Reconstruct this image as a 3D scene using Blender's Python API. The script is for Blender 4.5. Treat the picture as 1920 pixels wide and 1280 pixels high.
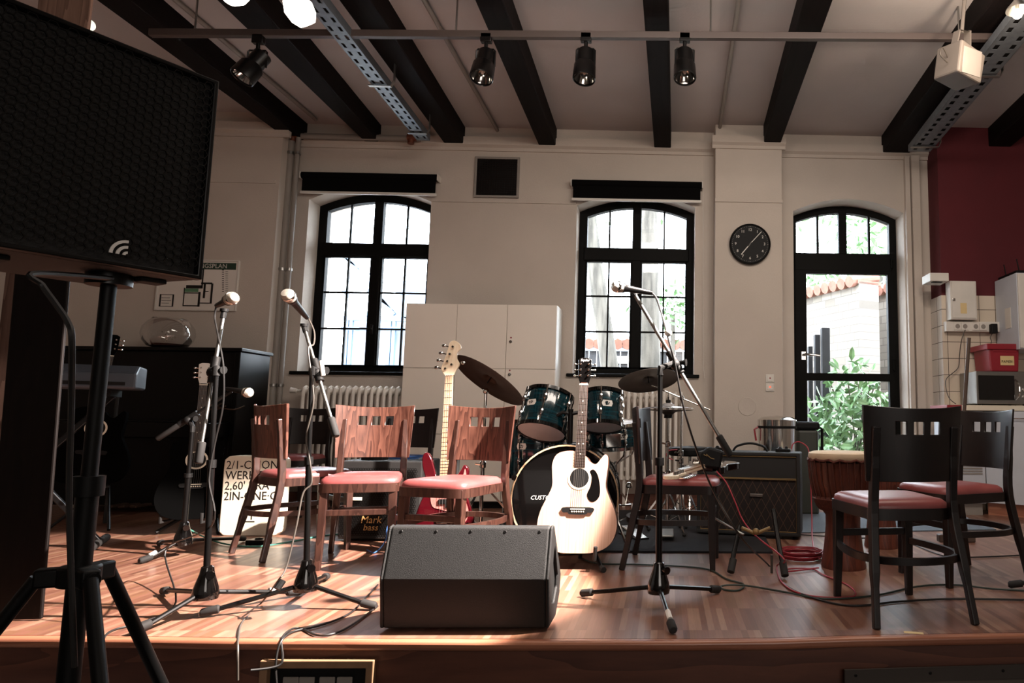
import bpy, bmesh, math, random
from mathutils import Vector, Matrix, Quaternion
random.seed(7)
for o in list(bpy.data.objects): bpy.data.objects.remove(o)
S = bpy.context.scene
COL = S.collection
# ---------------------------------------------------------------- camera
FPX, PX, PY, PITCH, YAW, ROLL, H = 1300.0, 1292.2, 640.0, .1099, .0316, .0092, .79
cp, sp, cy, sy, cr, sr = math.cos(PITCH), math.sin(PITCH), math.cos(YAW), math.sin(YAW), math.cos(ROLL), math.sin(ROLL)
FW = Vector((sy*cp, cy*cp, sp)); r0 = Vector((cy, -sy, 0)); u0 = r0.cross(FW)
RT = cr*r0 + sr*u0; UP = -sr*r0 + cr*u0
cam = bpy.data.cameras.new('camera'); camo = bpy.data.objects.new('camera', cam); COL.objects.link(camo)
cam.sensor_width = 36; cam.lens = 36*FPX/1920; cam.shift_x = -(PX-960)/1920; cam.clip_start = .05; cam.clip_end = 200
m = Matrix((RT, UP, -FW)).transposed().to_4x4(); m.translation = (0, 0, H); camo.matrix_world = m
S.camera = camo
def ray(x, y): return (x-PX)/FPX*RT - (y-PY)/FPX*UP + FW
def atY(x, y, Y):
    d = ray(x, y); t = Y/d.y; return Vector((d.x*t, Y, H+d.z*t))
def atZ(x, y, z=0.0):
    d = ray(x, y); t = (z-H)/d.z; return Vector((d.x*t, d.y*t, z))
# ---------------------------------------------------------------- light
S.view_settings.view_transform = 'Standard'; S.view_settings.look = 'None'
S.view_settings.exposure = 0.0; S.view_settings.gamma = 1.0; S.view_settings.use_curve_mapping = False
W = bpy.data.worlds.new('sky'); S.world = W; W.use_nodes = True
bg = W.node_tree.nodes['Background']; bg.inputs[0].default_value = (.80, .90, 1.0, 1); bg.inputs[1].default_value = 22
def lamp(name, kind, loc, energy, color=(1, 1, 1), target=None, **kw):
    l = bpy.data.lights.new(name, kind); l.energy = energy; l.color = color
    for k, v in kw.items(): setattr(l, k, v)
    o = bpy.data.objects.new(name, l); COL.objects.link(o); o.location = loc
    if target is not None: o.rotation_euler = (Vector(target)-Vector(loc)).to_track_quat('-Z', 'Y').to_euler()
    return o
lamp('stage_spot', 'SPOT', (1.35, 2.80, 3.15), 7000, (1, .87, .79), (-1.6, 3.3, .25), spot_size=math.radians(36), spot_blend=.15, shadow_soft_size=.035)
lamp('stage_ceiling_lamps', 'AREA', (.6, 2.75, 3.28), 64, (1, .88, .78), (.4, 6.0, .9), shape='RECTANGLE', size=2.6, size_y=.5)
lamp('rear_window_fill', 'AREA', (1.8, -3.7, 2.0), 70, (1, .90, .82), (0.6, 5, 1.3), shape='RECTANGLE', size=3.2, size_y=1.8)  # added fill lamp standing for unseen rear windows; no opening is built there
lamp('ceiling_halogen', 'POINT', (1.86, 3.6, 2.94), 26, (1, .80, .62), shadow_soft_size=.06)
lamp('chandelier_light', 'POINT', (-1.40, 2.2, 2.26), 34, (1, .82, .68), shadow_soft_size=.08)
# ---------------------------------------------------------------- helpers
def lin(h):
    h = h.lstrip('#'); out = []
    for i in (0, 2, 4):
        c = int(h[i:i+2], 16)/255; out.append(c/12.92 if c <= .04045 else ((c+.055)/1.055)**2.4)
    return (*out, 1)
def mat(name, col, rough=.5, metal=0, var=0, vscale=8, stretch=(1, 1, 1), bump=0, bscale=150, spec=.5, coat=0, col2=None, emit=0, alpha=None):
    m = bpy.data.materials.new(name); m.use_nodes = True; nt = m.node_tree; N, L = nt.nodes, nt.links
    b = N['Principled BSDF']; c = lin(col)
    b.inputs['Base Color'].default_value = c; b.inputs['Roughness'].default_value = rough; b.inputs['Metallic'].default_value = metal
    b.inputs['Specular IOR Level'].default_value = spec; b.inputs['Coat Weight'].default_value = coat
    if emit: b.inputs['Emission Color'].default_value = c; b.inputs['Emission Strength'].default_value = emit
    tc = N.new('ShaderNodeTexCoord'); mp = N.new('ShaderNodeMapping'); mp.inputs['Scale'].default_value = stretch; L.new(tc.outputs['Object'], mp.inputs[0])
    n = N.new('ShaderNodeTexNoise'); n.inputs['Scale'].default_value = vscale; n.inputs['Detail'].default_value = 5; L.new(mp.outputs[0], n.inputs['Vector'])
    r = N.new('ShaderNodeValToRGB'); L.new(n.outputs[0], r.inputs[0])
    k = var if var else .06
    d = lin(col2) if col2 else tuple(v*(1-k) for v in c[:3])+(1,)
    r.color_ramp.elements[0].position = .35; r.color_ramp.elements[1].position = .65
    r.color_ramp.elements[0].color = d; r.color_ramp.elements[1].color = c
    L.new(r.outputs[0], b.inputs['Base Color'])
    if bump:
        n2 = N.new('ShaderNodeTexNoise'); n2.inputs['Scale'].default_value = bscale; L.new(tc.outputs['Object'], n2.inputs['Vector'])
        bp = N.new('ShaderNodeBump'); bp.inputs['Strength'].default_value = bump; bp.inputs['Distance'].default_value = .004
        L.new(n2.outputs[0], bp.inputs['Height']); L.new(bp.outputs[0], b.inputs['Normal'])
    return m
def wood(name, c1, c2, rough=.35, scale=6, axis=(1, 1, .12), coat=.2, spec=.5):
    m = bpy.data.materials.new(name); m.use_nodes = True; nt = m.node_tree; N, L = nt.nodes, nt.links; b = N['Principled BSDF']
    tc = N.new('ShaderNodeTexCoord'); mp = N.new('ShaderNodeMapping'); mp.inputs['Scale'].default_value = axis; L.new(tc.outputs['Object'], mp.inputs[0])
    n = N.new('ShaderNodeTexNoise'); n.inputs['Scale'].default_value = scale; n.inputs['Detail'].default_value = 3; L.new(mp.outputs[0], n.inputs['Vector'])
    w = N.new('ShaderNodeMath'); w.operation = 'MULTIPLY'; w.inputs[1].default_value = 14; L.new(n.outputs[0], w.inputs[0])
    f = N.new('ShaderNodeMath'); f.operation = 'FRACT'; L.new(w.outputs[0], f.inputs[0])
    n2 = N.new('ShaderNodeTexNoise'); n2.inputs['Scale'].default_value = scale*25; L.new(mp.outputs[0], n2.inputs['Vector'])
    mx = N.new('ShaderNodeMix'); mx.inputs[0].default_value = .45; L.new(f.outputs[0], mx.inputs[2]); L.new(n2.outputs[0], mx.inputs[3])
    r = N.new('ShaderNodeValToRGB'); r.color_ramp.elements[0].color = lin(c1); r.color_ramp.elements[1].color = lin(c2)
    r.color_ramp.elements[0].position = .15; r.color_ramp.elements[1].position = .9; L.new(mx.outputs[0], r.inputs[0])
    L.new(r.outputs[0], b.inputs['Base Color']); b.inputs['Roughness'].default_value = rough; b.inputs['Coat Weight'].default_value = coat; b.inputs['Coat Roughness'].default_value = .25; b.inputs['Specular IOR Level'].default_value = spec
    return m
def glassmat(name, tint=(1, 1, 1), refl=.08):
    m = bpy.data.materials.new(name); m.use_nodes = True; nt = m.node_tree; N, L = nt.nodes, nt.links
    N.remove(N['Principled BSDF']); o = N['Material Output']
    t = N.new('ShaderNodeBsdfTransparent'); t.inputs[0].default_value = (*tint, 1); g = N.new('ShaderNodeBsdfGlossy'); g.inputs['Roughness'].default_value = .02
    lw = N.new('ShaderNodeLayerWeight'); lw.inputs[0].default_value = .25; mu = N.new('ShaderNodeMath'); mu.operation = 'MULTIPLY_ADD'; mu.inputs[1].default_value = .7; mu.inputs[2].default_value = refl*.3
    L.new(lw.outputs['Fresnel'], mu.inputs[0]); mx = N.new('ShaderNodeMixShader'); L.new(mu.outputs[0], mx.inputs[0]); L.new(t.outputs[0], mx.inputs[1]); L.new(g.outputs[0], mx.inputs[2]); L.new(mx.outputs[0], o.inputs[0])
    return m
def cells(name, sx, sy, cols, plane='XY', rough=.35, joint=0, jcol='#333333', grain=0, coat=0, offs=0):
    """rectangular strips or tiles with a random tone per cell"""
    m = bpy.data.materials.new(name); m.use_nodes = True; nt = m.node_tree; N, L = nt.nodes, nt.links; b = N['Principled BSDF']
    tc = N.new('ShaderNodeTexCoord'); sep = N.new('ShaderNodeSeparateXYZ'); L.new(tc.outputs['Object'], sep.inputs[0])
    def M(op, a, bb=None, v=None):
        q = N.new('ShaderNodeMath'); q.operation = op
        if hasattr(a, 'links'): L.new(a, q.inputs[0])
        else: q.inputs[0].default_value = a
        if bb is not None:
            if hasattr(bb, 'links'): L.new(bb, q.inputs[1])
            else: q.inputs[1].default_value = bb
        return q.outputs[0]
    A, B = sep.outputs[plane[0]], sep.outputs[plane[1]]
    a = M('DIVIDE', A, sx); bq = M('DIVIDE', B, sy)
    fb = M('FLOOR', bq); a = M('ADD', a, M('MULTIPLY', fb, offs)); fa = M('FLOOR', a)
    cb = N.new('ShaderNodeCombineXYZ'); L.new(fa, cb.inputs[0]); L.new(fb, cb.inputs[1])
    wn = N.new('ShaderNodeTexWhiteNoise'); wn.noise_dimensions = '2D'; L.new(cb.outputs[0], wn.inputs[0])
    r = N.new('ShaderNodeValToRGB'); r.color_ramp.interpolation = 'LINEAR'
    for i, c in enumerate(cols):
        e = r.color_ramp.elements[i] if i < 2 else r.color_ramp.elements.new(1)
        e.color = lin(c)
    for i in range(len(cols)): r.color_ramp.elements[i].position = i/(len(cols)-1)
    L.new(wn.outputs[0], r.inputs[0]); out = r.outputs[0]
    if grain:
        mp = N.new('ShaderNodeMapping'); mp.inputs['Scale'].default_value = (60, 3, 3) if plane == 'XY' else (3, 3, 60); L.new(tc.outputs['Object'], mp.inputs[0])
        n = N.new('ShaderNodeTexNoise'); n.inputs['Scale'].default_value = 3; n.inputs['Detail'].default_value = 6; L.new(mp.outputs[0], n.inputs['Vector'])
        mx = N.new('ShaderNodeMix'); mx.data_type = 'RGBA'; mx.blend_type = 'MULTIPLY'; mx.inputs[0].default_value = grain; L.new(out, mx.inputs[6]); L.new(n.outputs[1] if False else n.outputs[0], mx.inputs[7]); out = mx.outputs[2]
    if joint:
        def edge(v, w):
            fr = M('FRACT', v); return M('LESS_THAN', M('MINIMUM', fr, M('SUBTRACT', 1.0, fr)), w)
        e = M('MAXIMUM', edge(a, joint/sx), edge(bq, joint/sy))
        mx = N.new('ShaderNodeMix'); mx.data_type = 'RGBA'; L.new(e, mx.inputs[0]); L.new(out, mx.inputs[6]); mx.inputs[7].default_value = lin(jcol); out = mx.outputs[2]
    L.new(out, b.inputs['Base Color']); b.inputs['Roughness'].default_value = rough; b.inputs['Coat Weight'].default_value = coat; b.inputs['Coat Roughness'].default_value = .2
    return m
class MB:
    def __init__(s): s.v = []; s.f = []; s.mi = []; s.k = 0
    def add(s, vs, fs, M=None):
        n = len(s.v)
        s.v += [(M @ Vector(v)) if M else Vector(v) for v in vs]
        s.f += [tuple(i+n for i in f) for f in fs]; s.mi += [s.k]*len(fs); return s
    def box(s, x0, x1, y0, y1, z0, z1, M=None):
        return s.add([(x0,y0,z0),(x1,y0,z0),(x1,y1,z0),(x0,y1,z0),(x0,y0,z1),(x1,y0,z1),(x1,y1,z1),(x0,y1,z1)], [(0,3,2,1),(4,5,6,7),(0,1,5,4),(1,2,6,5),(2,3,7,6),(3,0,4,7)], M)
    def tube(s, pts, r, n=10, closed=False, M=None):
        P = [Vector(p) for p in pts]; c = len(P); R = r if isinstance(r, (list, tuple)) else [r]*c
        vs = []; T = []
        for i in range(c):
            a = P[i-1] if (i or closed) else P[i]; b = P[(i+1) % c] if (i < c-1 or closed) else P[i]
            t = (b-a); T.append(t.normalized() if t.length > 1e-9 else Vector((0, 0, 1)))
        nn = T[0].orthogonal().normalized()
        for i in range(c):
            nn = (nn - T[i]*nn.dot(T[i])); nn = nn.normalized() if nn.length > 1e-6 else T[i].orthogonal().normalized()
            bn = T[i].cross(nn)
            for k in range(n):
                a = 2*math.pi*k/n; vs.append(P[i]+R[i]*(math.cos(a)*nn+math.sin(a)*bn))
        fs = []
        for i in range(c if closed else c-1):
            j = (i+1) % c
            for k in range(n): fs.append((i*n+k, i*n+(k+1) % n, j*n+(k+1) % n, j*n+k))
        if not closed: fs += [tuple(reversed(range(n))), tuple(range((c-1)*n, c*n))]
        return s.add(vs, fs, M)
    def bar(s, pts, w, d, up=(0, 0, 1), M=None):
        """flat bar of section w (along up) x d (sideways)"""
        P = [Vector(p) for p in pts]; c = len(P); vs = []
        for i in range(c):
            t = (P[min(i+1, c-1)]-P[max(i-1, 0)]).normalized(); u = Vector(up); u = (u-t*u.dot(t)).normalized(); q = t.cross(u)
            ww = w[i] if isinstance(w, (list, tuple)) else w; dd = d[i] if isinstance(d, (list, tuple)) else d
            for a, b in ((-1,-1),(1,-1),(1,1),(-1,1)): vs.append(P[i]+u*ww/2*a+q*dd/2*b)
        fs = [(3,2,1,0), tuple(range(4*c-4, 4*c))]
        for i in range(c-1):
            for k in range(4): fs.append((i*4+k, i*4+(k+1) % 4, i*4+4+(k+1) % 4, i*4+4+k))
        return s.add(vs, fs, M)
    def lathe(s, prof, n=24, M=None, cap=True):
        vs = [(r*math.cos(2*math.pi*k/n), r*math.sin(2*math.pi*k/n), z) for r, z in prof for k in range(n)]
        fs = [(i*n+k, i*n+(k+1) % n, i*n+n+(k+1) % n, i*n+n+k) for i in range(len(prof)-1) for k in range(n)]
        if cap: fs += [tuple(reversed(range(n))), tuple(range((len(prof)-1)*n, len(prof)*n))]
        return s.add(vs, fs, M)
    def prism(s, pts, d0, d1, plane='XZ', M=None):
        def p(a, b, d): return (a, d, b) if plane == 'XZ' else ((a, b, d) if plane == 'XY' else (d, a, b))
        n = len(pts); vs = [p(a, b, d0) for a, b in pts]+[p(a, b, d1) for a, b in pts]
        fs = [tuple(range(n)), tuple(reversed(range(n, 2*n)))]+[(i, i+n, (i+1) % n+n, (i+1) % n) for i in range(n)]
        return s.add(vs, fs, M)
    def ring(s, A, B, d0, d1, plane='XZ', M=None):
        def p(a, b, d): return (a, d, b) if plane == 'XZ' else ((a, b, d) if plane == 'XY' else (d, a, b))
        n = len(A); vs = [p(*q, d) for d in (d0, d1) for L in (A, B) for q in L]; fs = []
        for i in range(n):
            j = (i+1) % n
            fs += [(i, j, n+j, n+i), (2*n+i, 3*n+i, 3*n+j, 2*n+j), (i, 2*n+i, 2*n+j, j), (n+i, n+j, 3*n+j, 3*n+i)]
        return s.add(vs, fs, M)
    def ball(s, c, r, n=16, M=None):
        r = r if isinstance(r, (list, tuple)) else (r, r, r); h = n//2; vs = []; fs = []
        for i in range(h+1):
            t = math.pi*i/h
            for k in range(n):
                a = 2*math.pi*k/n; vs.append((c[0]+r[0]*math.sin(t)*math.cos(a), c[1]+r[1]*math.sin(t)*math.sin(a), c[2]-r[2]*math.cos(t)))
        for i in range(h):
            for k in range(n): fs.append((i*n+k, i*n+(k+1) % n, i*n+n+(k+1) % n, i*n+n+k))
        return s.add(vs, fs, M)
    def build(s, name, mats, parent=None, smooth=35, bevel=0, seg=2):
        me = bpy.data.meshes.new(name); me.from_pydata([tuple(v) for v in s.v], [], s.f)
        for q in (mats if isinstance(mats, (list, tuple)) else [mats]): me.materials.append(q)
        for p, i in zip(me.polygons, s.mi): p.material_index = i
        b = bmesh.new(); b.from_mesh(me); bmesh.ops.remove_doubles(b, verts=b.verts, dist=1e-6); bmesh.ops.recalc_face_normals(b, faces=b.faces); b.to_mesh(me); b.free()
        if smooth: me.shade_smooth(); me.set_sharp_from_angle(angle=math.radians(smooth))
        o = bpy.data.objects.new(name, me); COL.objects.link(o); o.parent = parent
        if bevel:
            q = o.modifiers.new('bevel', 'BEVEL'); q.width = bevel; q.segments = seg; q.limit_method = 'ANGLE'; q.angle_limit = math.radians(40)
        return o
def tag(o, label=None, cat=None, group=None, kind=None):
    if label: o['label'] = label
    if cat: o['category'] = cat
    if group: o['group'] = group
    if kind: o['kind'] = kind
    return o
def thing(name, label, cat, loc=(0, 0, 0), rz=0, group=None, rot=None):
    o = bpy.data.objects.new(name, None); COL.objects.link(o); o.empty_display_size = .1
    o.location = loc; o.rotation_euler = rot if rot else (0, 0, rz)
    return tag(o, label, cat, group)
def struct(o, label=None, cat=None): return tag(o, label, cat, kind='structure')
def sempty(name, label, cat, loc=(0, 0, 0)): return struct(thing(name, label, cat, loc))
def copy_tree(o, parent=None):
    c = o.copy(); COL.objects.link(c)
    if parent: c.parent = parent
    for ch in list(o.children): copy_tree(ch, c)
    return c
def cr_spline(pts, k=6, closed=False):
    P = [Vector(p) for p in pts]; n = len(P); out = []
    for i in range(n if closed else n-1):
        if closed: a, b, c, d = P[i-1], P[i], P[(i+1) % n], P[(i+2) % n]
        else: a, b, c, d = P[max(i-1, 0)], P[i], P[i+1], P[min(i+2, n-1)]
        for j in range(k):
            t = j/k; out.append(.5*((2*b)+(c-a)*t+(2*a-5*b+4*c-d)*t*t+(3*b-a-3*c+d)*t**3))
    if not closed: out.append(P[-1])
    return out
def sp2(pts, k=6): return [(v.x, v.y) for v in cr_spline([(a, b, 0) for a, b in pts], k, True)]
def along(p, q):
    """matrix that puts local +Z along p->q with its origin at p"""
    p, q = Vector(p), Vector(q); m = (q-p).to_track_quat('Z', 'Y').to_matrix().to_4x4(); m.translation = p; return m
def text(name, s, size, mt, parent, M, ext=.0006, shear=0, align='CENTER', kind=None):
    cu = bpy.data.curves.new(name, 'FONT'); cu.body = s; cu.size = size; cu.extrude = ext; cu.shear = shear; cu.align_x = align; cu.align_y = 'CENTER'; cu.resolution_u = 2
    t = bpy.data.objects.new(name, cu); COL.objects.link(t); bpy.context.view_layer.update()
    me = bpy.data.meshes.new_from_object(t.evaluated_get(bpy.context.evaluated_depsgraph_get())); me.name = name
    bpy.data.objects.remove(t); me.materials.clear(); me.materials.append(mt); me.transform(M)
    o = bpy.data.objects.new(name, me); COL.objects.link(o); o.parent = parent; return o
FRONT = Matrix.Rotation(math.pi/2, 4, 'X')      # text standing upright, read from -Y
def T(x, y, z): return Matrix.Translation((x, y, z))
def RZ(a): return Matrix.Rotation(a, 4, 'Z')
def RX(a): return Matrix.Rotation(a, 4, 'X')
def RY(a): return Matrix.Rotation(a, 4, 'Y')
# ---------------------------------------------------------------- materials
m_wall = mat('wall_plaster', '#c4b9ae', .9, var=.05, vscale=3, bump=.25, bscale=90)
m_ceil = mat('ceiling_plaster', '#bfb8b5', .95, var=.06, vscale=2, bump=.2, bscale=60)
m_beam = wood('dark_beam', '#0a0606', '#150e0d', .7, 3, (1, .1, 1), 0, .12)
m_red = mat('red_paint', '#57141d', .8, var=.12, vscale=3)
m_frame = mat('window_black_paint', '#0a0907', .6, spec=.12, var=.2, vscale=20)
m_glass = glassmat('window_glass')
m_bowl = glassmat('bowl_glass', (.93, .93, .93), .3)
m_stage = cells('parquet', .024, .30, ['#6b4639', '#835848', '#8d6150', '#9a6f5c', '#785041', '#876049', '#ac8670', '#7d5343'], 'XY', .34, grain=.42, coat=.18)
m_nose = wood('stage_nosing', '#8a5440', '#ab7358', .35, 4, (.1, 1, 1))
m_fascia = wood('stage_fascia', '#4a2a20', '#6c4231', .5, 3, (.12, 1, 1), .1)
m_dark = mat('dark_floor', '#1b1412', .7)
m_blk = mat('black_plastic', '#090808', .6, spec=.25, bump=.15, bscale=400)
m_blkm = mat('black_metal', '#0e0d0d', .33, metal=.4)
m_blkg = mat('black_gloss', '#070606', .12, coat=.5)
m_rub = mat('rubber', '#1d1b1a', .8)
m_tol = mat('black_tolex', '#1b1918', .62, var=.3, vscale=300, bump=.5, bscale=600)
m_mon = mat('textured_black_paint', '#11100f', .62, var=.25, vscale=350, bump=.5, bscale=500)
m_chr = mat('chrome', '#d8d6d2', .12, metal=1)
m_steel = mat('steel', '#9a9894', .35, metal=1)
m_galv = mat('galvanised', '#7e858c', .45, metal=.7, var=.15, vscale=30)
m_grey = mat('grey_pipe_paint', '#8d867f', .6)
m_white = mat('white_lacquer', '#e4ddd4', .45, var=.03)
m_wht2 = mat('white_plastic', '#d9d4cc', .5)
m_cab = mat('cupboard_laminate', '#efe6da', .5, var=.03, vscale=2)
m_cabb = mat('cool_white_laminate', '#c3c7cf', .45)
m_seam = mat('seam', '#3a332d', .8)
m_seat = mat('red_leatherette', '#8e4b49', .38, var=.12, vscale=6, bump=.1, bscale=300, col2='#7f403f')
m_chair = wood('chair_wood', '#321a14', '#684438', .32, 3.2, (2.4, 1, .4), .3)
m_chdk = wood('chair_frame_wood', '#261410', '#432a22', .35, 6, (1, 1, .2), .3)
m_chshade = wood('shaded_chair_wood', '#0a0404', '#170a09', .4, 5, (1, 1, .25), .08)  # same chairs' wood with the shade they stand in put into its colour
m_spruce = wood('spruce', '#b6917c', '#c9a996', .22, 3, (5, 1, .05), .6)
m_maple = wood('maple', '#e6d3b4', '#f4e6cc', .3, 4, (4, 1, .1), .4)
m_stand = mat('stand_black', '#060606', .5, spec=.2)
m_rail = mat('dull_metal', '#443d38', .55, metal=.3)
m_rose = wood('rosewood', '#1c1210', '#35241c', .5, 8, (3, 1, .2), 0)
m_pau = wood('light_fretboard', '#9b7a60', '#bd9b7c', .45, 8, (3, 1, .2), 0)
m_redg = mat('red_guitar_lacquer', '#430810', .12, coat=.8, var=.2, vscale=3)
m_pearl = mat('red_pearl', '#c47a72', .25, var=.4, vscale=25, coat=.5)
m_cream = mat('cream_plastic', '#e6dcc8', .4)
m_brass = mat('cymbal_bronze', '#5a463a', .5, metal=.75, var=.25, vscale=14, stretch=(1, 1, 1))
m_silver = mat('cymbal_silver', '#8a817a', .42, metal=.9, var=.15)
m_hat = mat('hihat_bright', '#e3e3e6', .25, metal=.6)
m_blue = mat('blue_onyx_shell', '#0b3a44', .14, coat=.7, var=.8, vscale=9, stretch=(1, 1, 9), col2='#04141a')
m_head = mat('drum_head', '#e6e0dc', .55, var=.06, vscale=10)
m_hoopw = wood('hoop_wood', '#a98a6a', '#cdb08c', .35, 6, (1, 1, 1))
m_gold = mat('gold_piping', '#8a7048', .4, metal=.4)
m_diam = None
m_carpet = mat('dark_carpet', '#1d1c20', .95, var=.4, vscale=40, bump=.6, bscale=300)
m_mat = mat('grey_blue_mat', '#5c656e', .9, var=.3, vscale=200)
m_djw = wood('djembe_wood', '#4a2117', '#6f3826', .45, 5, (1, 1, .15))
m_skin = mat('goat_skin', '#dcc4a4', .7, var=.18, vscale=12)
m_rope = mat('djembe_rope', '#5f2f22', .85, var=.4, vscale=80)
m_redp = mat('red_crate_plastic', '#8e1f2c', .4)
m_note = mat('yellow_note', '#dbc28e', .8)
m_ink = mat('black_ink', '#15110f', .7)
m_wtext = mat('white_lettering', '#e8e4de', .5)
m_gtext = mat('tan_lettering', '#b98a55', .5)
m_tile = cells('kitchen_tiles', .15, .15, ['#c9bba8', '#d4c7b6', '#cdbfae'], 'XZ', .25, joint=.0025, jcol='#4a3d36')
m_tile_lit = cells('kitchen_tiles_lit_side', .15, .15, ['#d8d2ca', '#dedad2'], 'YZ', .25, joint=.0025, jcol='#4a3d36')  # paler than the front tiles: window light put into the colours
m_rcab = mat('red_cable', '#9c2b38', .5)
m_gcab = mat('green_cable', '#26332c', .5)
m_tcab = mat('turquoise_cable', '#4f9c8c', .5)
m_bcab = mat('black_cable', '#151312', .5)
m_lcab = mat('blue_cable', '#3c68a8', .5)
m_bguit = mat('black_guitar_finish', '#040404', .8, spec=.03)
m_ycab = mat('grey_cable', '#453f39', .5)
m_piano = mat('piano_black', '#070606', .3, spec=.2)
m_graypan = mat('grey_lid', '#39404a', .5)
m_post_lit = wood('lit_oak_post', '#5b443b', '#83675a', .6, 6, (1, 1, .08), 0, .2)  # paler wood carries the light on the post's top
m_panel_shade = wood('shaded_panel', '#0a0605', '#130c0a', .6, 6, (1, 1, .08), 0, .15)  # near-black wood carries the shade on the post's lower part
m_stick = mat('brown_stick', '#4a3a31', .6)
m_lampg = mat('lit_lamp_glass', '#fff4e6', .3, emit=9)
m_hal = mat('lit_halogen', '#ffe9cc', .3, emit=30)
m_dimlamp = mat('lit_opal_glass', '#f1f6e2', .4, emit=1.1)
m_led = mat('red_led', '#ff4a2a', .4, emit=2.0)
m_stone = cells('rubble_stone', .23, .11, ['#6f685f', '#817a71', '#645d55', '#8b847b'], 'XZ', .95, joint=.006, jcol='#5a544d', offs=.37)
m_tilep = mat('roof_tile', '#84594a', .85, var=.3, vscale=10)
m_leaf = mat('laurel_leaf', '#6d8f5e', .4, var=.45, vscale=6, col2='#46653f')
m_bark = mat('bark', '#5d5850', .95, var=.6, vscale=14, stretch=(1, 1, .15), bump=.8, bscale=30)
m_fence = mat('weathered_fence', '#3b3a3c', .9, var=.4, vscale=10, stretch=(4, 4, .3))
m_fenced = mat('dark_fence_post', '#1d1d20', .9, var=.3, vscale=10)
m_pale = mat('pale_render', '#aab4c0', .9, var=.08)
m_bluef = mat('pale_blue_steel', '#5d7389', .6)
m_ground = mat('gravel', '#9a938a', .95, var=.2, vscale=20)
# ================================================================ ROOM
D, YF, YO = 6.45, 6.66, 6.95
ZC = 3.54                                    # ceiling at the window wall
def arc(x, o):
    x0, x1, z0, zs, za = o; c = (x0+x1)/2; h = (x1-x0)/2; return zs+(za-zs)*(1-((x-c)/h)**2)
p = atY(579.7, 375, D); OW1 = (p.x, atY(808.4, 383, D).x, 1.183, 2.80, 2.93)
OW2 = (atY(1082, 390, D).x, atY(1303.5, 396, D).x, 1.190, 2.79, 2.92)
OD = (atY(1487.2, 396, D).x, atY(1694, 405, D).x, .06, 2.775, 2.905)
# back wall with three arched openings
b = MB(); xs = [-3.75]
for o in (OW1, OW2, OD): xs += list(o[:2])
xs.append(2.62); NS = 14; YT = ZC+.1
for i in range(len(xs)-1):
    x0, x1 = xs[i], xs[i+1]
    op = [o for o in (OW1, OW2, OD) if abs(o[0]-x0) < 1e-6]
    for Y in (D, YO):
        if not op: b.add([(x0, Y, -.5), (x1, Y, -.5), (x1, Y, YT), (x0, Y, YT)], [(0, 1, 2, 3)])
        else:
            o = op[0]; b.add([(x0, Y, -.5), (x1, Y, -.5), (x1, Y, o[2]), (x0, Y, o[2])], [(0, 1, 2, 3)])
            for k in range(NS):
                a, c = x0+(x1-x0)*k/NS, x0+(x1-x0)*(k+1)/NS
                b.add([(a, Y, arc(a, o)), (c, Y, arc(c, o)), (c, Y, YT), (a, Y, YT)], [(0, 1, 2, 3)])
    if op:
        o = op[0]; L = [(x0, o[2])]+[(x0+(x1-x0)*k/NS, arc(x0+(x1-x0)*k/NS, o)) for k in range(NS+1)]+[(x1, o[2])]
        for k in range(len(L)):
            (a, za), (c, zc) = L[k], L[(k+1) % len(L)]
            b.add([(a, D, za), (c, D, zc), (c, YO, zc), (a, YO, za)], [(0, 1, 2, 3)])
b.add([(2.62, D, -.5), (2.62, YO, -.5), (2.62, YO, YT), (2.62, D, YT)], [(0, 1, 2, 3)])
b.add([(-3.75, YO, YT), (2.62, YO, YT), (2.62, D, YT), (-3.75, D, YT)], [(0, 1, 2, 3)])
struct(b.build('wall_back', m_wall, smooth=30), 'pale plaster wall with two arched windows and a glazed door')
# piers standing proud of the wall
LPX, LPY = atY(527, 300, 6.22).x, 6.22
b = MB(); b.box(-6.2, LPX, LPY, YO, -.5, YT); struct(b.build('wall_left_pier', m_wall), 'pale pier of plaster wall behind the piano')
RP0, RP1, RPY = atY(1340, 500, 6.26).x, atY(1467, 400, 6.26).x, 6.26
b = MB(); b.box(RP0, RP1, RPY, D+.02, -.5, YT); struct(b.build('wall_clock_pier', m_wall, bevel=.008), 'pale plaster pier carrying the clock')
b = MB(); b.box(-6.2, -6.0, -4, YO, -.6, 4.2); struct(b.build('wall_left', m_wall))
KX, KY = atY(1767, 600, 6.2).x, 6.2
b = MB(); b.box(KX, 5.2, KY, YO, 1.93, YT); b.box(KX, 5.2, KY, YO, -.5, 0); struct(b.build('wall_kitchen', m_red), 'dark red painted wall above the kitchen tiles')
b = MB(); b.box(KX-.008, 5.2, KY-.008, KY+.3, 0, 1.93); wk = b.build('trim_kitchen_tiles', [m_tile, m_tile_lit])
for q in wk.data.polygons:
    if abs(q.normal.x) > .7: q.material_index = 1
struct(wk, 'cream square tiles below the red wall')
b = MB(); b.box(5.0, 5.2, -4, YO, -.6, 4.2); struct(b.build('wall_right', m_wall))
b = MB(); b.box(-6.2, 5.2, -4.2, -4, -.6, 4.2); struct(b.build('wall_front', m_wall))
# ceiling
b = MB(); b.box(-6.2, 5.2, -4.2, YO, ZC, ZC+.2); struct(b.build('ceiling', m_ceil), 'pale plaster ceiling between dark beams')
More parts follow.
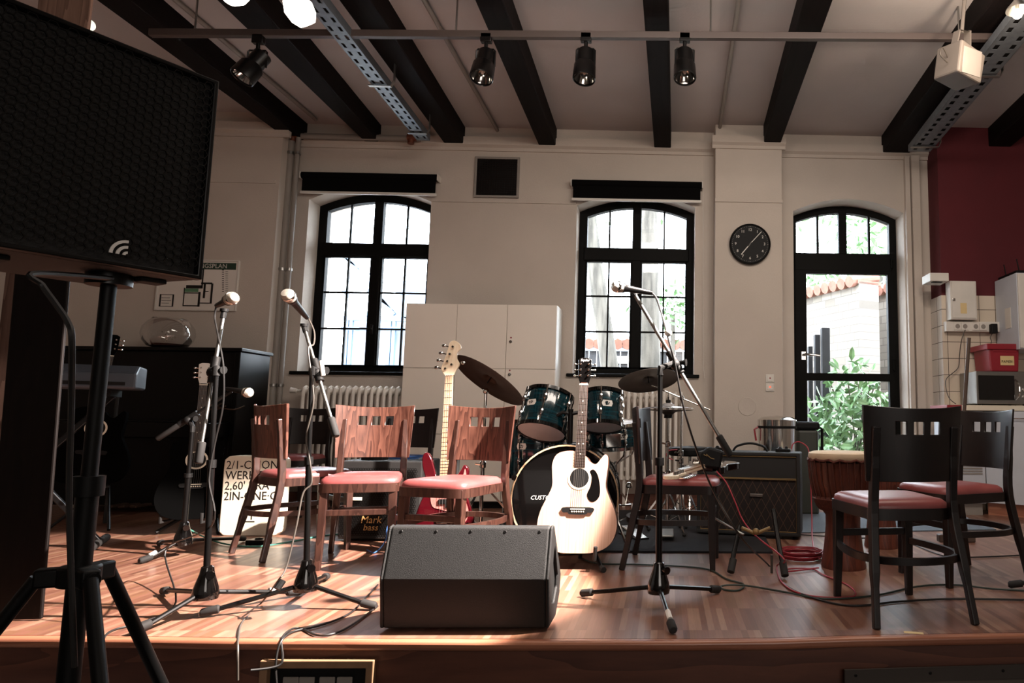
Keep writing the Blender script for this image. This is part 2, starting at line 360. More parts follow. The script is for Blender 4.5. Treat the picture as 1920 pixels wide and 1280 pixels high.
# cornices
def cornice(n, x0, x1, Y, z0, z1, d, ends=()):
    b = MB(); P = [(Y+.01, z0-.03), (Y-d*.35, z0-.03), (Y-d*.4, z0), (Y-d, z0+.02), (Y-d, z1), (Y+.01, z1)]
    b.prism(P, x0, x1, 'YZ'); return struct(b.build('trim_%d' % n, m_wall, smooth=0))
cornice(1, LPX, RP0, D, 3.335, 3.43, .05); cornice(2, RP0-.03, RP1+.03, RPY, 3.335, 3.42, .045); cornice(3, RP1, 2.6, D, 3.335, 3.43, .05); cornice(4, -6, LPX+.07, LPY, 3.335, 3.43, .045)
for i, (x0, x1, Y, z) in enumerate(((OW1[1]+.01, OW2[0]-.01, D, 2.80), (RP0, RP1, RPY, 2.79), (-6, LPX-.03, LPY, 2.87))):
    b = MB(); b.box(x0, x1, Y-.012, Y+.01, z, z+.03); struct(b.build('trim_%d' % (5+i), m_wall))
b = MB(); b.box(-3.7, OD[0]-.1, D-.02, D+.01, 0, .10); struct(b.build('baseboard_back', m_fascia))
# stage
EDGE = [(-6, 2.66), (-2.0, 2.611), (-1.525, 2.588), (-.648, 2.571), (.068, 2.569), (.394, 2.580), (.691, 2.608), (1.299, 2.640), (2.6, 2.70), (5, 2.78)]
b = MB(); b.prism([(x, y+.03) for x, y in EDGE]+[(5, 6.99), (-6, 6.99)], -.035, 0, 'XY'); struct(b.build('floor', m_stage, smooth=0), 'reddish parquet stage floor laid in narrow strips')
b = MB(); b.bar([(x, y+.012, -.016) for x, y in EDGE], .035, .04); struct(b.build('trim_stage_nosing', m_nose, bevel=.012, seg=3), 'worn lighter wooden nosing along the stage edge')
b = MB(); b.prism([(x, y+.012) for x, y in EDGE]+[(5, 3.0), (-6, 3.0)], -.44, -.034, 'XY'); fa = struct(b.build('trim_stage_front', m_fascia, smooth=0), 'dark wooden boards closing the stage front')
b = MB(); b.box(-6.2, 5.2, -4.2, 3.0, -.5, -.44); struct(b.build('floor_lower', m_dark), 'dark floor in front of the stage')
# ceiling beams, one object each
ZB = 3.36
def beam(l0, l1, r0, r1, name='ceiling_beam'):
    a, c, d, e = atZ(*l0, ZB), atZ(*l1, ZB), atZ(*r0, ZB), atZ(*r1, ZB)
    def ext(p, q):                            # from the wall back over the viewer
        v = (p-q); return q+v*((q.y+2.5)/max(.2, q.y-p.y)), q+v*((q.y-6.46)/(q.y-p.y)) if q.y < 6.44 else q
    A, C = ext(a, c); E1, F = ext(d, e)
    b = MB(); P = [A, E1, F, C]; b.add([(v.x, v.y, ZB) for v in P]+[(v.x, v.y, ZC+.05) for v in P], [(0, 1, 2, 3), (7, 6, 5, 4), (0, 4, 5, 1), (1, 5, 6, 2), (2, 6, 7, 3), (3, 7, 4, 0)])
    o = b.build(name, m_beam, smooth=0, bevel=.008)
    return o
BM = [((180, 0), (467, 209), (243, 0), (507, 212), 'outermost on the left, ending above the left pier'), ((406, 0), (659, 242), (477, 0), (691, 244), 'passing behind the lit chandelier'),
      ((635, 0), (819, 250), (695, 0), (857, 251), 'just right of the left cable tray'), ((890, 0), (1005, 261), (942, 0), (1038, 262), 'running in above the wall vent'),
      ((1205, 0), (1226, 268), (1253, 0), (1258, 269), 'running almost straight back above the right window'), ((1508, 0), (1434, 261), (1562, 0), (1466, 263), 'landing on the clock pier'),
      ((1862, 0), (1653, 289), (1950, 0), (1703, 290), 'beside the right cable tray over the door'), ((2090, 60), (1853, 275), (2130, 90), (1884, 284), 'outermost on the right, ending at the red wall')]
for a, c, d, e, t in BM:
    struct(beam(a, c, d, e), 'dark timber ceiling beam '+t)
# ---------------------------------------------------------------- windows and door
def arched(x0, x1, z0, zs, za, inset, n=14):
    o = (x0, x1, z0, zs, za); return [(x0+inset, z0+inset)]+[(x0+inset+(x1-x0-2*inset)*k/n, arc(x0+inset+(x1-x0-2*inset)*k/n, o)-inset) for k in range(n+1)]+[(x1-inset, z0+inset)]
def window(n, o, ztr, zl, label, handle=True):
    x0, x1, z0, zs, za = o; c = (x0+x1)/2; r = sempty('window_%d' % n, label, 'window', (c, YF, z0)); W2 = (x1-x0)/2
    e = [q-c for q in (x0, x1)]; Z = lambda z: z-z0
    b = MB(); b.ring(arched(e[0], e[1], 0, Z(zs), Z(za), -.01), arched(e[0], e[1], 0, Z(zs), Z(za), .078), 0, .07); b.build('frame', m_frame, r, 30)
    b = MB(); b.box(-.043, .043, -.012, .06, .07, Z(za)-.03); b.build('mullion', m_frame, r, bevel=.006)
    b = MB(); b.box(e[0]+.05, e[1]-.05, -.014, .06, Z(zl), Z(ztr)); b.build('transom', m_frame, r, bevel=.008)
    for s in (-1, 1):
        xa = s*.043 if s > 0 else e[0]+.07; xb = e[1]-.07 if s > 0 else -.043
        b = MB(); b.ring([(xa, .06), (xb, .06), (xb, Z(zl)), (xa, Z(zl))], [(xa+.014, .08), (xb-.014, .08), (xb-.014, Z(zl)-.012), (xa+.014, Z(zl)-.012)], .0, .045); cs = b.build('casement', m_frame, r, 0)
        xm = (xa+xb)/2; b = MB(); b.box(xm-.008, xm+.008, .012, .035, .07, Z(zl)); b.box(xm-.008, xm+.008, .012, .035, Z(ztr), arc(xm+c, o)-z0-.06)
        for q in (1, 2): zz = .075+(Z(zl)-.075)*q/3; b.box(xa, xb, .012, .035, zz-.008, zz+.008)
        b.build('glazing_bar', m_frame, cs, 0)
        b = MB(); b.box(xa, xb, .022, .026, .07, Z(zl)); b.build('pane', m_glass, cs, 0)
        u = MB(); P = [(xa, Z(ztr))]+[(xa+(xb-xa)*k/8, arc(xa+(xb-xa)*k/8+c, o)-z0-.05) for k in range(9)]+[(xb, Z(ztr))]; u.prism(P, .022, .026); u.build('fanlight_pane', m_glass, r, 0)
    if handle:
        b = MB(); b.box(-.016, .016, -.03, -.01, Z(zl)*.33, Z(zl)*.33+.09); b.box(-.10, .012, -.055, -.035, Z(zl)*.33+.04, Z(zl)*.33+.058); b.box(-.008, .008, -.05, -.02, Z(zl)*.33+.04, Z(zl)*.33+.058); b.build('handle', m_blkm, r, bevel=.004)
    b = MB(); b.box(e[0]-.055, e[1]+.05, D-YF-.035, .02, -.03, 0); b.build('sill', m_frame, r, bevel=.006)
    return r
window(1, OW1, 2.44, 2.31, 'arched black framed window left of the white cupboard')
window(2, OW2, 2.435, 2.305, 'arched black framed window right of the white cupboard', False)
# door
x0, x1, z0, zs, za = OD; c = (x0+x1)/2; r = sempty('door_1', 'black framed glazed garden door with an arched fanlight', 'door', (c, YF+.02, z0)); e = [x0-c, x1-c]; Z = lambda z: z-z0
def dz(px, py): return atY(px, py, YF+.02).z-z0
def dx(px, py): return atY(px, py, YF+.02).x-c
b = MB(); b.ring(arched(e[0], e[1], 0, Z(zs), Z(za), -.01), arched(e[0], e[1], 0, Z(zs), Z(za), .07), 0, .07); b.build('frame', m_frame, r, 30)
zt, zl = dz(1580, 475), dz(1580, 505)
b = MB(); b.box(e[0]+.05, e[1]-.05, -.012, .06, zl-.02, zt); b.build('transom', m_frame, r, bevel=.008)
b = MB(); b.box(-.04, .04, -.008, .06, zt-.02, Z(za)-.04); b.build('mullion', m_frame, r, bevel=.006)
for s in (-1, 1):
    xa, xb = (e[0]+.06, -.04) if s < 0 else (.04, e[1]-.06)
    xm = (xa+xb)/2+.01; b = MB(); b.box(xm-.011, xm+.011, .01, .04, zt, arc(xm+c, OD)-z0-.05); b.build('glazing_bar', m_frame, r, 0)
    u = MB(); u.prism([(xa, zt)]+[(xa+(xb-xa)*k/8, arc(xa+(xb-xa)*k/8+c, OD)-z0-.05) for k in range(9)]+[(xb, zt)], .022, .026); u.build('fanlight_pane', m_glass, r, 0)
ga, gb = dx(1512, 600), dx(1665, 600); g0, g1, g2, g3 = dz(1590, 514), dz(1590, 700), dz(1590, 714), dz(1590, 855)
lf = MB(); lf.ring([(e[0]+.055, .02), (e[1]-.055, .02), (e[1]-.055, zl-.015), (e[0]+.055, zl-.015)], [(ga, g3), (gb, g3), (gb, g0), (ga, g0)], -.012, .045); lf.box(ga, gb, -.012, .045, g2, g1); leaf = lf.build('leaf', m_frame, r, 0)
b = MB(); b.box(ga, gb, .015, .02, g1, g0); b.build('pane', m_glass, leaf, 0)
b = MB(); b.box(ga, gb, .015, .02, g3, g2); b.build('pane', m_glass, leaf, 0)
hx, hz = dx(1506, 665), dz(1506, 665)
b = MB(); b.box(hx-.02, hx+.02, -.022, -.01, hz-.05, hz+.03); b.tube([(hx, -.02, hz), (hx, -.065, hz), (hx+.02, -.07, hz), (hx+.15, -.07, hz-.012)], .011, 8); b.build('handle', m_chr, leaf, 40)
for py in (495, 685, 790):
    q = dz(1690, py); b = MB(); b.tube([(e[1]-.055, -.02, q-.05), (e[1]-.055, -.02, q+.05)], .011, 8); b.build('hinge', m_frame, r)
# blinds
m_blind = mat('blackout_cloth', '#080707', .95, spec=.1)
def blind(px0, py0, px1, py1, label, chain):
    a, d = atY(px0, py0, D-.07), atY(px1, py1, D-.07); w = d.x-a.x; hh = a.z-d.z
    t = thing('roller_blind', label, 'blind', (a.x, D-.07, d.z), group='black roller blinds above the windows')
    b = MB(); b.box(.012, w-.012, -.004, .0, .02, hh); b.build('cloth', m_blind, t)
    b = MB(); b.tube([(0, .01, hh-.03), (w, .01, hh-.03)], .034, 14); b.build('roller', m_blind, t)
    b = MB(); b.box(0, w, -.012, .008, -.002, .022); b.build('bottom_rail', m_wht2, t, bevel=.003)
    for q in (-.012, w+.002): b = MB(); b.box(q, q+.01, -.025, .07, hh-.065, hh); b.build('bracket', m_wht2, t, bevel=.003)
    if chain: b = MB(); b.tube([(w+.012, 0, hh-.05), (w+.02, .03, -.6), (w+.03, .03, -1.55), (w+.04, .03, -1.66)], .0022, 6); b.build('chain', m_wht2, t)
blind(566, 322, 818.5, 367, 'black roller blind rolled up above the window left of the vent', False)
blind(1073, 336.5, 1315.5, 380, 'black roller blind rolled up above the window right of the vent', True)
# vent
a, d = atY(891, 293, D-.02), atY(972, 371, D-.02); w, hh = d.x-a.x, a.z-d.z
t = thing('wall_vent', 'square dark extractor vent with a fine grille high between the windows', 'vent', (a.x, D, d.z))
b = MB(); b.ring([(0, 0), (w, 0), (w, hh), (0, hh)], [(.022, .022), (w-.022, .022), (w-.022, hh-.022), (.022, hh-.022)], -.025, .0); b.build('frame', m_grey, t, 0, bevel=.004)
b = MB(); b.box(.01, w-.01, -.004, 0, .01, hh-.01); b.build('backing', m_blk, t)
b = MB()
for i in range(1, 18): q = w*i/18; b.box(q-.0025, q+.0025, -.018, -.014, .02, hh-.02); q = hh*i/18; b.box(.02, w-.02, -.018, -.014, q-.0025, q+.0025)
b.build('grille', mat('brown_grille', '#1f1916', .8, spec=.2), t, 0)
b = MB(); b.lathe([(.17, 0), (.19, .004), (.06, .01)], 24, T(w/2, -.006, hh/2) @ RX(math.pi/2)); b.build('fan', m_blkm, t)
# clock
a = atY(1406.5, 457, RPY-.04); t = thing('wall_clock', 'round black wall clock with white numerals on the pier', 'clock', (a.x, RPY, a.z)); R = 39.8*6.22/1300
b = MB(); b.lathe([(R*.96, 0), (R, .012), (R, .04), (R*.97, .05), (R*.93, .045), (R*.92, .034)], 48, RX(math.pi/2)); b.build('case', m_blk, t)
b = MB(); b.lathe([(R*.93, .03), (R*.92, .036)], 48, RX(math.pi/2)); fc = b.build('dial', m_blk, t)
for k in range(1, 13):
    an = math.pi/2-k*math.pi/6; text('numeral', str(k), .036, m_wht2, fc, T(R*.7*math.cos(an), -.0375, R*.7*math.sin(an)) @ FRONT)
b = MB()
for k in range(60):
    an = k*math.pi/30; b.ball((R*.86*math.cos(an), -.0375, R*.86*math.sin(an)), .002 if k % 5 else .0035, 6)
b.build('minute_marks', m_wht2, fc)
for an, l0, l1, w, n in ((math.radians(48), -.03, R*.82, .006, 'minute_hand'), (math.radians(231), -.02, R*.68, .008, 'hour_hand')):
    b = MB(); dd = Vector((math.cos(an), 0, math.sin(an))); b.bar([dd*l0+Vector((0, -.04, 0)), dd*l1+Vector((0, -.04, 0))], w, .002, up=(0, 0, 1) if abs(dd.z) < .9 else (1, 0, 0)); b.build(n, m_wht2, t, 0)
# switches and plaster patch
a = atY(1443.5, 717.5, RPY); t = thing('light_switch', 'beige double switch plate on the pier with a red indicator light', 'switch', (a.x, RPY, a.z))
for z in (-.04, .04):
    b = MB(); b.box(-.038, .038, -.012, 0, z-.038, z+.038); p = b.build('switch_plate', m_wht2, t, bevel=.004)
    b = MB(); b.box(-.026, .026, -.017, -.008, z-.026, z+.026); k = b.build('rocker', m_wht2, p, bevel=.003)
    b = MB(); b.box(-.007, .007, -.019, -.016, z-.004, z+.008); b.build('indicator', m_led if z < 0 else m_redp, k)
a = atY(1401, 762, RPY); b = MB(); b.lathe([(.085, -.004), (.08, .006), (.05, .002), (.0, -.002)], 28, T(a.x, RPY, a.z) @ RX(math.pi/2)); tag(b.build('plaster_patch', m_wall), 'round rough plaster patch on the pier below the switches', 'patch')
# radiators
def radiator(px0, px1, pyt, pyb, label, valve):
    Y = 6.3; a, d = atY(px0, pyt, Y), atY(px1, pyb, Y); w, hh = d.x-a.x, a.z-d.z; t = thing('radiator', label, 'radiator', (a.x, Y, 0), group='cast iron column radiators below the windows')
    n = round(w/.055)
    for i in range(n):
        x = (i+.5)*w/n; b = MB()
        for y in (-.05, .05): b.tube([(x, y, d.z+.03), (x, y, d.z+hh-.05), (x, y*.8, d.z+hh-.02), (x, 0, d.z+hh)], [.016, .016, .015, .012], 8); 
        for z in (d.z+.04, d.z+hh-.04): b.ball((x, 0, z), (w/n*.52, .062, .035), 10)
        b.build('column', m_white, t)
    b = MB()
    for x in (.05, w-.05): b.box(x-.01, x+.01, .02, D-Y-.002, d.z+.1, d.z+.13); b.box(x-.012, x+.012, -.02, .02, 0.0, d.z+.05)
    b.build('bracket', m_white, t)
    if valve:
        b = MB(); b.tube([(0, 0, hh+d.z-.04), (-.05, 0, hh+d.z-.04)], .012, 8); b.tube([(-.05, -.01, hh+d.z-.04), (-.1, -.02, hh+d.z-.035)], [.02, .027], 12); b.build('valve_knob', m_wht2, t)
radiator(569, 756, 724, 900, 'white column radiator behind the chairs left of the cupboard', True)
radiator(1163, 1282, 735, 905, 'white column radiator behind the cymbals under the right window', False)
# pipes
def pipe(name, pts, r, label, mt=m_grey, cat='pipe', clamps=(), group=None):
    o = Vector(pts[0]); t = thing(name, label, cat, o, group=group); b = MB(); b.tube([Vector(p)-o for p in pts], r, 12); b.build('tube', mt, t)
    for c in clamps: b = MB(); b.lathe([(r+.001, -.014), (r+.007, -.012), (r+.007, .012), (r+.001, .014)], 14, T(*(Vector(c)-o))); b.build('clamp', m_steel, t)
for dxp, r, lab in ((0, .03, 'thicker grey heating pipe running up beside the left pier'), (13, .022, 'thinner grey heating pipe beside the thicker one at the left pier')):
    Y = 6.34; P = [atY(547+dxp, 258, Y)]; top = P[0].z; x = P[0].x
    pipe('heating_pipe', [(x, Y, 0), (x, Y, top)], r, lab, clamps=[(x, Y, atY(520, q, Y).z) for q in (287, 505, 722)], group='pair of vertical heating pipes')
a, d = atY(552, 256, 6.36), atY(788, 262, 6.36); pipe('heating_pipe', [(a.x-.02, 6.36, 3.38), (d.x, 6.36, 3.38)], .028, 'grey pipe running along under the ceiling above the left window')
for q, lab in ((atY(548, 253, 6.33), 'copper coloured pipe elbow at the top of the left pipes'), (atY(770, 258, 6.33), 'copper coloured pipe joint by the left cable tray')):
    b = MB(); b.tube([(q.x-.03, 6.34, 3.38), (q.x+.05, 6.34, 3.38)], .034, 12); b.tube([(q.x, 6.34, 3.32), (q.x, 6.34, 3.38)], .03, 12); tag(b.build('pipe_fitting', mat('copper', '#7a4a38', .45, metal=.6)), lab, 'pipe fitting')
for i, (x0, x1) in enumerate(((1700, 1709), (1711, 1726))):
    Y = D-.03; a, d = atY(x0, 480, Y), atY(x1, 480, Y); b = MB(); b.box(a.x, d.x, Y-.02-.02*i, D, 0, 3.33); tag(b.build('wall_duct', m_wall, bevel=.004), ('narrow', 'broad')[i]+' pale vertical duct on the wall right of the door', 'duct')
# ceiling conduits
for a, d, lab in (((335, 5), (592, 224), 'thin conduit crossing the ceiling behind the leftmost spotlight'), ((795, 0), (934, 247), 'thin conduit on the ceiling left of the wall vent'), ((1385, 0), (1348, 250), 'thin conduit on the ceiling above the clock pier')):
    A, B = atZ(*a, ZC-.025), atZ(*d, ZC-.025); A2 = B+(A-B)*1.5; v = B-A
    pipe('ceiling_conduit', [A2, B], .017, lab, m_grey)
    b = MB()
# cable trays
def tray(l0, l1, r0, r1, z, label, side, brs):
    A, B, C_, E_ = atZ(*l0, z), atZ(*l1, z), atZ(*r0, z), atZ(*r1, z); ax = ((A+C_)/2-(B+E_)/2); wd = ((B-E_).length+(A-C_).length)/2*.93; Ln = ax.length*1.25; u = ax.normalized(); s = Vector((-u.y, u.x, 0)).normalized()
    M = Matrix((u, s, Vector((0, 0, 1)))).transposed().to_4x4(); M.translation = (B+E_)/2
    t = thing('cable_tray', label, 'cable tray', M.translation, rot=M.to_euler())
    b = MB(); h = wd/2; n = int(Ln/.1); lanes = [(-h, -h*.72), (-h*.38, h*.38), (h*.72, h)]
    for a, c in lanes: b.box(0, Ln, a, c, 0, .003)
    for i in range(n):
        for a, c in ((-h*.72, -h*.38), (h*.38, h*.72)): b.box(i*.1, i*.1+.045, a, c, 0, .003)
    for q in (-h, h): b.box(0, Ln, q-.0015, q+.0015, 0, .06)
    b.build('perforated_channel', m_galv, t, 0)
    b = MB(); b.box(0, Ln, -h*.85, h*.85, .012, .045); b.build('cable_bundle', m_blk, t, kind if False else 35)
    for f in brs:
        x = f*Ln; b = MB(); b.bar([(x, -h-.02, .0-.012), (x, h+.03, -.012), (x, h+.05, .03), (x, h+.05, ZB-z-.001)], .03, .006, up=(1, 0, 0)); b.build('bracket', m_steel, t, 0)
tray((568, 0), (782, 264), (605, 0), (806, 263), 3.2, 'perforated metal cable tray hanging left of the rail of spotlights', 1, (.07, .4))
tray((1893, 40), (1703, 290), (1945, 50), (1745, 278), 3.2, 'perforated metal cable tray over the door on the right', 1, (.05, .55))
# light rail and spots
RY_ = 4.3; a, d = atY(282, 62, RY_), atY(1875, 71, RY_)
t = thing('lighting_rail', 'long thin dark rail across the ceiling carrying the spotlights', 'light rail', a)
b = MB(); b.bar([(0, 0, 0), d-a], .045, .04); b.build('rail', mat('brown_rail', '#4a3f3b', .5), t, 0, bevel=.003)
for f in (.05, .35, .65, .95): b = MB(); q = (d-a)*f; b.tube([q, q+Vector((0, 0, ZC-a.z-q.z))], .006, 8); b.build('hanger', m_steel, t)
def spot(px, py0, py1, tx, ty, label):
    A = atY(px, py0, RY_); L = (py1-py0)*RY_/1300
    t = thing('spotlight', label, 'spotlight', (A.x, RY_, A.z), group='black track spotlights on the ceiling rail')
    b = MB(); b.box(-.035, .035, -.02, .02, -.03, .03); b.build('adapter', m_blkm, t, bevel=.004)
    b = MB(); b.tube([(0, 0, -.03), (0, 0, -.075)], .012, 10); b.tube([(-.06, 0, -.19), (-.06, 0, -.085), (-.05, 0, -.075), (.05, 0, -.075), (.06, 0, -.085), (.06, 0, -.19)], .006, 8); b.build('yoke', m_blkm, t)
    M = T(0, 0, -.15) @ RY(tx) @ RX(ty)
    b = MB(); b.lathe([(.048, .065), (.055, .06), (.055, -.03), (.07, -.05), (.074, -.15), (.07, -.155), (.066, -.15)], 28, M, cap=False); b.lathe([(.0, .066), (.05, .066)], 28, M, cap=False); b.build('housing', m_blkm, t)
    b = MB(); b.lathe([(.067, -.14), (.05, -.10), (.02, -.07), (0.0, -.065)], 28, M, cap=False); b.build('reflector', m_chr, t)
    b = MB(); b.ball((0, 0, 0), (.014, .014, .028), 12, M @ T(0, 0, -.09)); b.build('bulb', m_wht2, t)
spot(485, 74, 155, .42, -.30, 'black track spotlight tilted to the left, leftmost on the rail'); spot(912, 72, 160, .06, -.32, 'black track spotlight left of the wall vent'); spot(1099, 71, 163, .02, -.2, 'black track spotlight above the right window blind'); spot(1284, 71, 163, -.02, -.25, 'black track spotlight rightmost of the four, beside the straight beam')
# white ceiling projector box on the right
m_spk = mat('dull_white_casing', '#6e665f', .6); A = atY(1798, 122, 4.1); t = thing('ceiling_loudspeaker', 'white boxy loudspeaker hanging from a bracket at upper right', 'loudspeaker', A, rot=(.15, 0, .45))
b = MB(); b.prism([(-.11, -.09), (.10, -.12), (.12, .06), (-.10, .11)], -.1, .1, 'XZ'); b.build('housing', m_spk, t, 0, bevel=.012)
b = MB(); b.box(-.08, .08, -.104, -.1, -.09, .07); b.build('grille', m_grey, t, bevel=.002)
b = MB(); b.bar([(-.06, .0, .08), (-.04, 0, .2), (.05, 0, .22), (.07, 0, .06)], .012, .05, up=(1, 0, 0)); b.build('bracket', m_spk, t, 0); b = MB(); b.tube([(0, 0, .2), (0, 0, ZC-A.z)], .012, 8); b.build('hanger', m_spk, t)
b = MB(); b.tube(cr_spline([(-.1, 0, .02), (-.17, -.02, .06), (-.2, -.03, .01), (-.12, -.02, -.02)], 6), .004, 6); b.build('cable', m_ycab, t)
# chandelier upper left
A = atY(478, -62, 2.25); t = thing('chandelier', 'lit glass chandelier hanging at the top edge upper left', 'lamp', A)
b = MB(); b.tube([(0, 0, 0), (0, 0, ZC-A.z)], .008, 8); b.ball((0, 0, 0), (.03, .03, .045), 14); b.build('stem', m_brass, t)
t.rotation_euler = (0, .25, 0)
for an in (1.0, 2.4, 4.8):
    dx_, dy_ = math.cos(an), math.sin(an); b = MB(); b.tube(cr_spline([(0, 0, -.01), (dx_*.05, dy_*.05, -.05), (dx_*.10, dy_*.10, -.03), (dx_*.13, dy_*.13, .0)], 5), .005, 8); ar = b.build('arm', m_brass, t)
    M = T(dx_*.12, dy_*.12, -.005) @ RZ(an) @ RY(2.2)
    b = MB(); b.lathe([(.012, 0), (.035, .02), (.05, .055), (.045, .09), (.028, .115)], 32, M, cap=False); b.build('glass_shade', m_lampg, ar)
# halogen at upper right
A = Vector((2.25, 4.05, 3.12)); A = atY(1908, 26, 3.6); t = thing('halogen_lamp', 'glaring halogen lamp at the upper right corner', 'lamp', A)
b = MB(); b.ball((0, 0, 0), .028, 14); b.build('bulb', m_hal, t); b = MB(); b.tube([(0, 0, .025), (0, 0, ZC-A.z)], .01, 8); b.lathe([(.01, .09), (.06, .03), (.062, .02)], 18, None, cap=False); b.build('reflector', m_steel, t)
# ================================================================ OUTSIDE
b = MB(); b.box(-14, 14, 7.0, 24, -.6, -.3); struct(b.build('ground_outside', m_ground))
def swall(pa, Ya, pb, Yb, z, label, zb=-.3):
    A, B = atY(pa, 600, Ya), atY(pb, 600, Yb); A.z = B.z = 0; v = B-A; L = v.length; an = math.atan2(v.y, v.x)
    t = thing('garden_wall', label, 'wall', (A.x, A.y, zb), an)
    b = MB(); b.box(0, L, 0, .35, 0, z-zb); b.build('stonework', m_stone, t, 0)
    b = MB(); n = int(L/.2)
    for i in range(n+1):
        x = (i+.5)*L/(n+1); b.tube([(x, -.1, z-zb+.0), (x, .4, z-zb+.1)], [.085, .07], 10)
    b.box(0, L, -.02, .4, z-zb-.03, z-zb+.02); b.build('coping_tiles', m_tilep, t)
swall(1470, 11.2, 1612, 9.5, 2.72, 'sunlit rubble wall with a roof tile coping, left part seen through the door')
swall(1588, 11.0, 1720, 9.6, 2.72, 'rubble wall with roof tile coping, right part seen through the door behind the buttress')
A = atY(1600, 600, 10.0); b = MB(); b.box(A.x-.08, A.x+.12, 9.6, 10.2, -.3, 2.6); tag(b.build('wall_buttress', mat('stained_stone', '#8f867b', .95, var=.5, vscale=5, bump=.6, bscale=20)), 'stained grey buttress between the two parts of the garden wall', 'buttress')
for i, (x0, x1, y, Y, lab) in enumerate(((1516, 1524, 649, 8.3, 'leftmost dark slat post of the gate outside the door'), (1528, 1538, 627, 8.2, 'dark slat post second from left of the gate outside the door'), (1541, 1556, 614, 8.1, 'broadest and tallest dark slat post of the gate outside the door'))):
    A, B = atY(x0, y, Y), atY(x1, y, Y); b = MB(); b.box(A.x, B.x, Y, Y+.09, -.3, A.z); tag(b.build('gate_post', m_fenced, bevel=.005), lab, 'fence post', 'dark posts outside the door')
# laurel
def leaves(name, n, cloud, size, mt, parent=None):
    b = MB()
    for i in range(n):
        c = Vector(cloud()); q = Quaternion((random.gauss(0, 1), random.gauss(0, 1), random.gauss(0, 1), random.gauss(0, 1))).normalized().to_matrix().to_4x4(); q.translation = c
        s = size*random.uniform(.6, 1.2); b.add([(0, 0, 0), (s*.2, s*.35, .02*s), (s*.16, s*.75, 0), (0, s, -.06*s), (-s*.16, s*.75, 0), (-s*.2, s*.35, .02*s)], [(0, 1, 2, 3), (0, 3, 4, 5)], q)
    return b.build(name, mt, parent, 0)
A = atY(1605, 790, 7.7); t = thing('laurel_shrub', 'leafy laurel shrub growing right outside the glazed door', 'shrub', (A.x, 7.7, -.3))
def lc():
    while 1:
        x, y, z = random.uniform(-.5, .6), random.uniform(-.35, .35), random.uniform(.35, 1.75)
        w = .22+.33*math.sin(min(1, max(0, (z-.2)/1.6))*math.pi)**.7
        if z > 1.35: w *= .6
        if (x+.02)**2+y*y < w*w: return x, y, z
leaves('foliage', 950, lc, .15, m_leaf, t)
b = MB()
for i in range(9): b.tube(cr_spline([(random.uniform(-.05, .05), random.uniform(-.05, .05), 0), (random.uniform(-.15, .15), random.uniform(-.1, .1), .7), (random.uniform(-.3, .3), random.uniform(-.2, .2), 1.5)], 4), .008, 6)
b.build('stem', m_bark, t)
b = MB(); A = atY(1512, 520, 12.5); cx = A.x
t = thing('ivy_mound', 'green foliage above the garden wall at the top left of the door', 'shrub', (cx, 12.5, -.3)); leaves('foliage', 420, lambda: (random.gauss(0, .5), random.gauss(0, .3), random.uniform(2.9, 3.7)), .22, m_leaf, t); b.tube([(0, 0, 0), (0, 0, 3)], .06, 8); b.build('stem', m_bark, t)
A = atY(1640, 440, 15); t = thing('tree', 'pale leafy tree seen through the right half of the door fanlight', 'tree', (A.x, 15, -.3)); leaves('foliage', 700, lambda: (random.gauss(.1, .7), random.gauss(0, .5), random.uniform(4.2, 6.2)), .26, m_leaf, t); b = MB(); b.tube([(0, 0, 0), (.1, 0, 4.6)], [.12, .07], 8); b.build('trunk', m_bark, t)
# right window: trunk, leaning trunk, board fence
A = atY(1218, 690, 9.6); t = thing('tree', 'thick furrowed tree trunk standing outside the right window', 'tree', (A.x, 9.6, -.3))
b = MB(); b.tube(cr_spline([(.02, 0, 0), (0, 0, 1.2), (-.02, 0, 2.2), (-.06, 0, 3.4), (-.1, 0, 5)], 5), [.16]*21, 16); b.build('trunk', m_bark, t); leaves('foliage', 200, lambda: (random.gauss(0, .8), random.gauss(0, .6), random.uniform(4.6, 6)), .2, m_leaf, t)
A, B = atY(1180, 700, 11), atY(1112, 480, 11); t = thing('tree', 'leaning pale tree trunk outside the left half of the right window', 'tree', (A.x, 11, -.3)); b = MB(); b.tube([(0, 0, 0), (B.x-A.x, .1, B.z+.3), (1.4*(B.x-A.x), .1, (B.z+.3)*1.5)], [.16, .13, .1], 12); b.build('trunk', m_bark, t); leaves('foliage', 120, lambda: (random.gauss(-.5, .5), random.gauss(0, .3), random.uniform(4.3, 5.4)), .2, m_leaf, t)
A = atY(1262, 590, 12); t = thing('bush', 'green bush outside the right edge of the right window', 'shrub', (A.x, 12, -.3)); leaves('foliage', 260, lambda: (random.gauss(0, .3), random.gauss(0, .2), random.gauss(3.0, .22)), .16, m_leaf, t); b = MB(); b.tube([(0, 0, 0), (0, 0, 2.9)], .04, 8); b.build('stem', m_bark, t)
A, B = atY(1060, 652, 12.6), atY(1310, 652, 12.6); t = thing('board_fence', 'weathered board fence with tile coping outside the right window', 'fence', (A.x, 12.6, -.3)); L = B.x-A.x
b = MB(); n = int(L/.14)
for i in range(n): b.box(i*L/n+.006, (i+1)*L/n-.006, 0, .03, 0, A.z+.3-.02)
b.build('boards', m_fence, t, 0); b = MB(); b.box(0, L, -.06, .1, A.z+.25, A.z+.37); b.build('cap_rail', m_pale, t)
b = MB(); n = 14
for i in range(n): x = (i+.5)*L/n; b.tube([(x, -.1, A.z+.37), (x, .3, A.z+.46)], .1, 8)
b.build('coping_tiles', m_tilep, t)
A, B = atY(1155, 666, 12.4), atY(1180, 680, 12.4); b = MB(); b.box(A.x, B.x, 12.55, 12.6, B.z, A.z); tag(b.build('fence_sign', m_wht2), 'small blank white board fixed on the fence outside', 'sign')
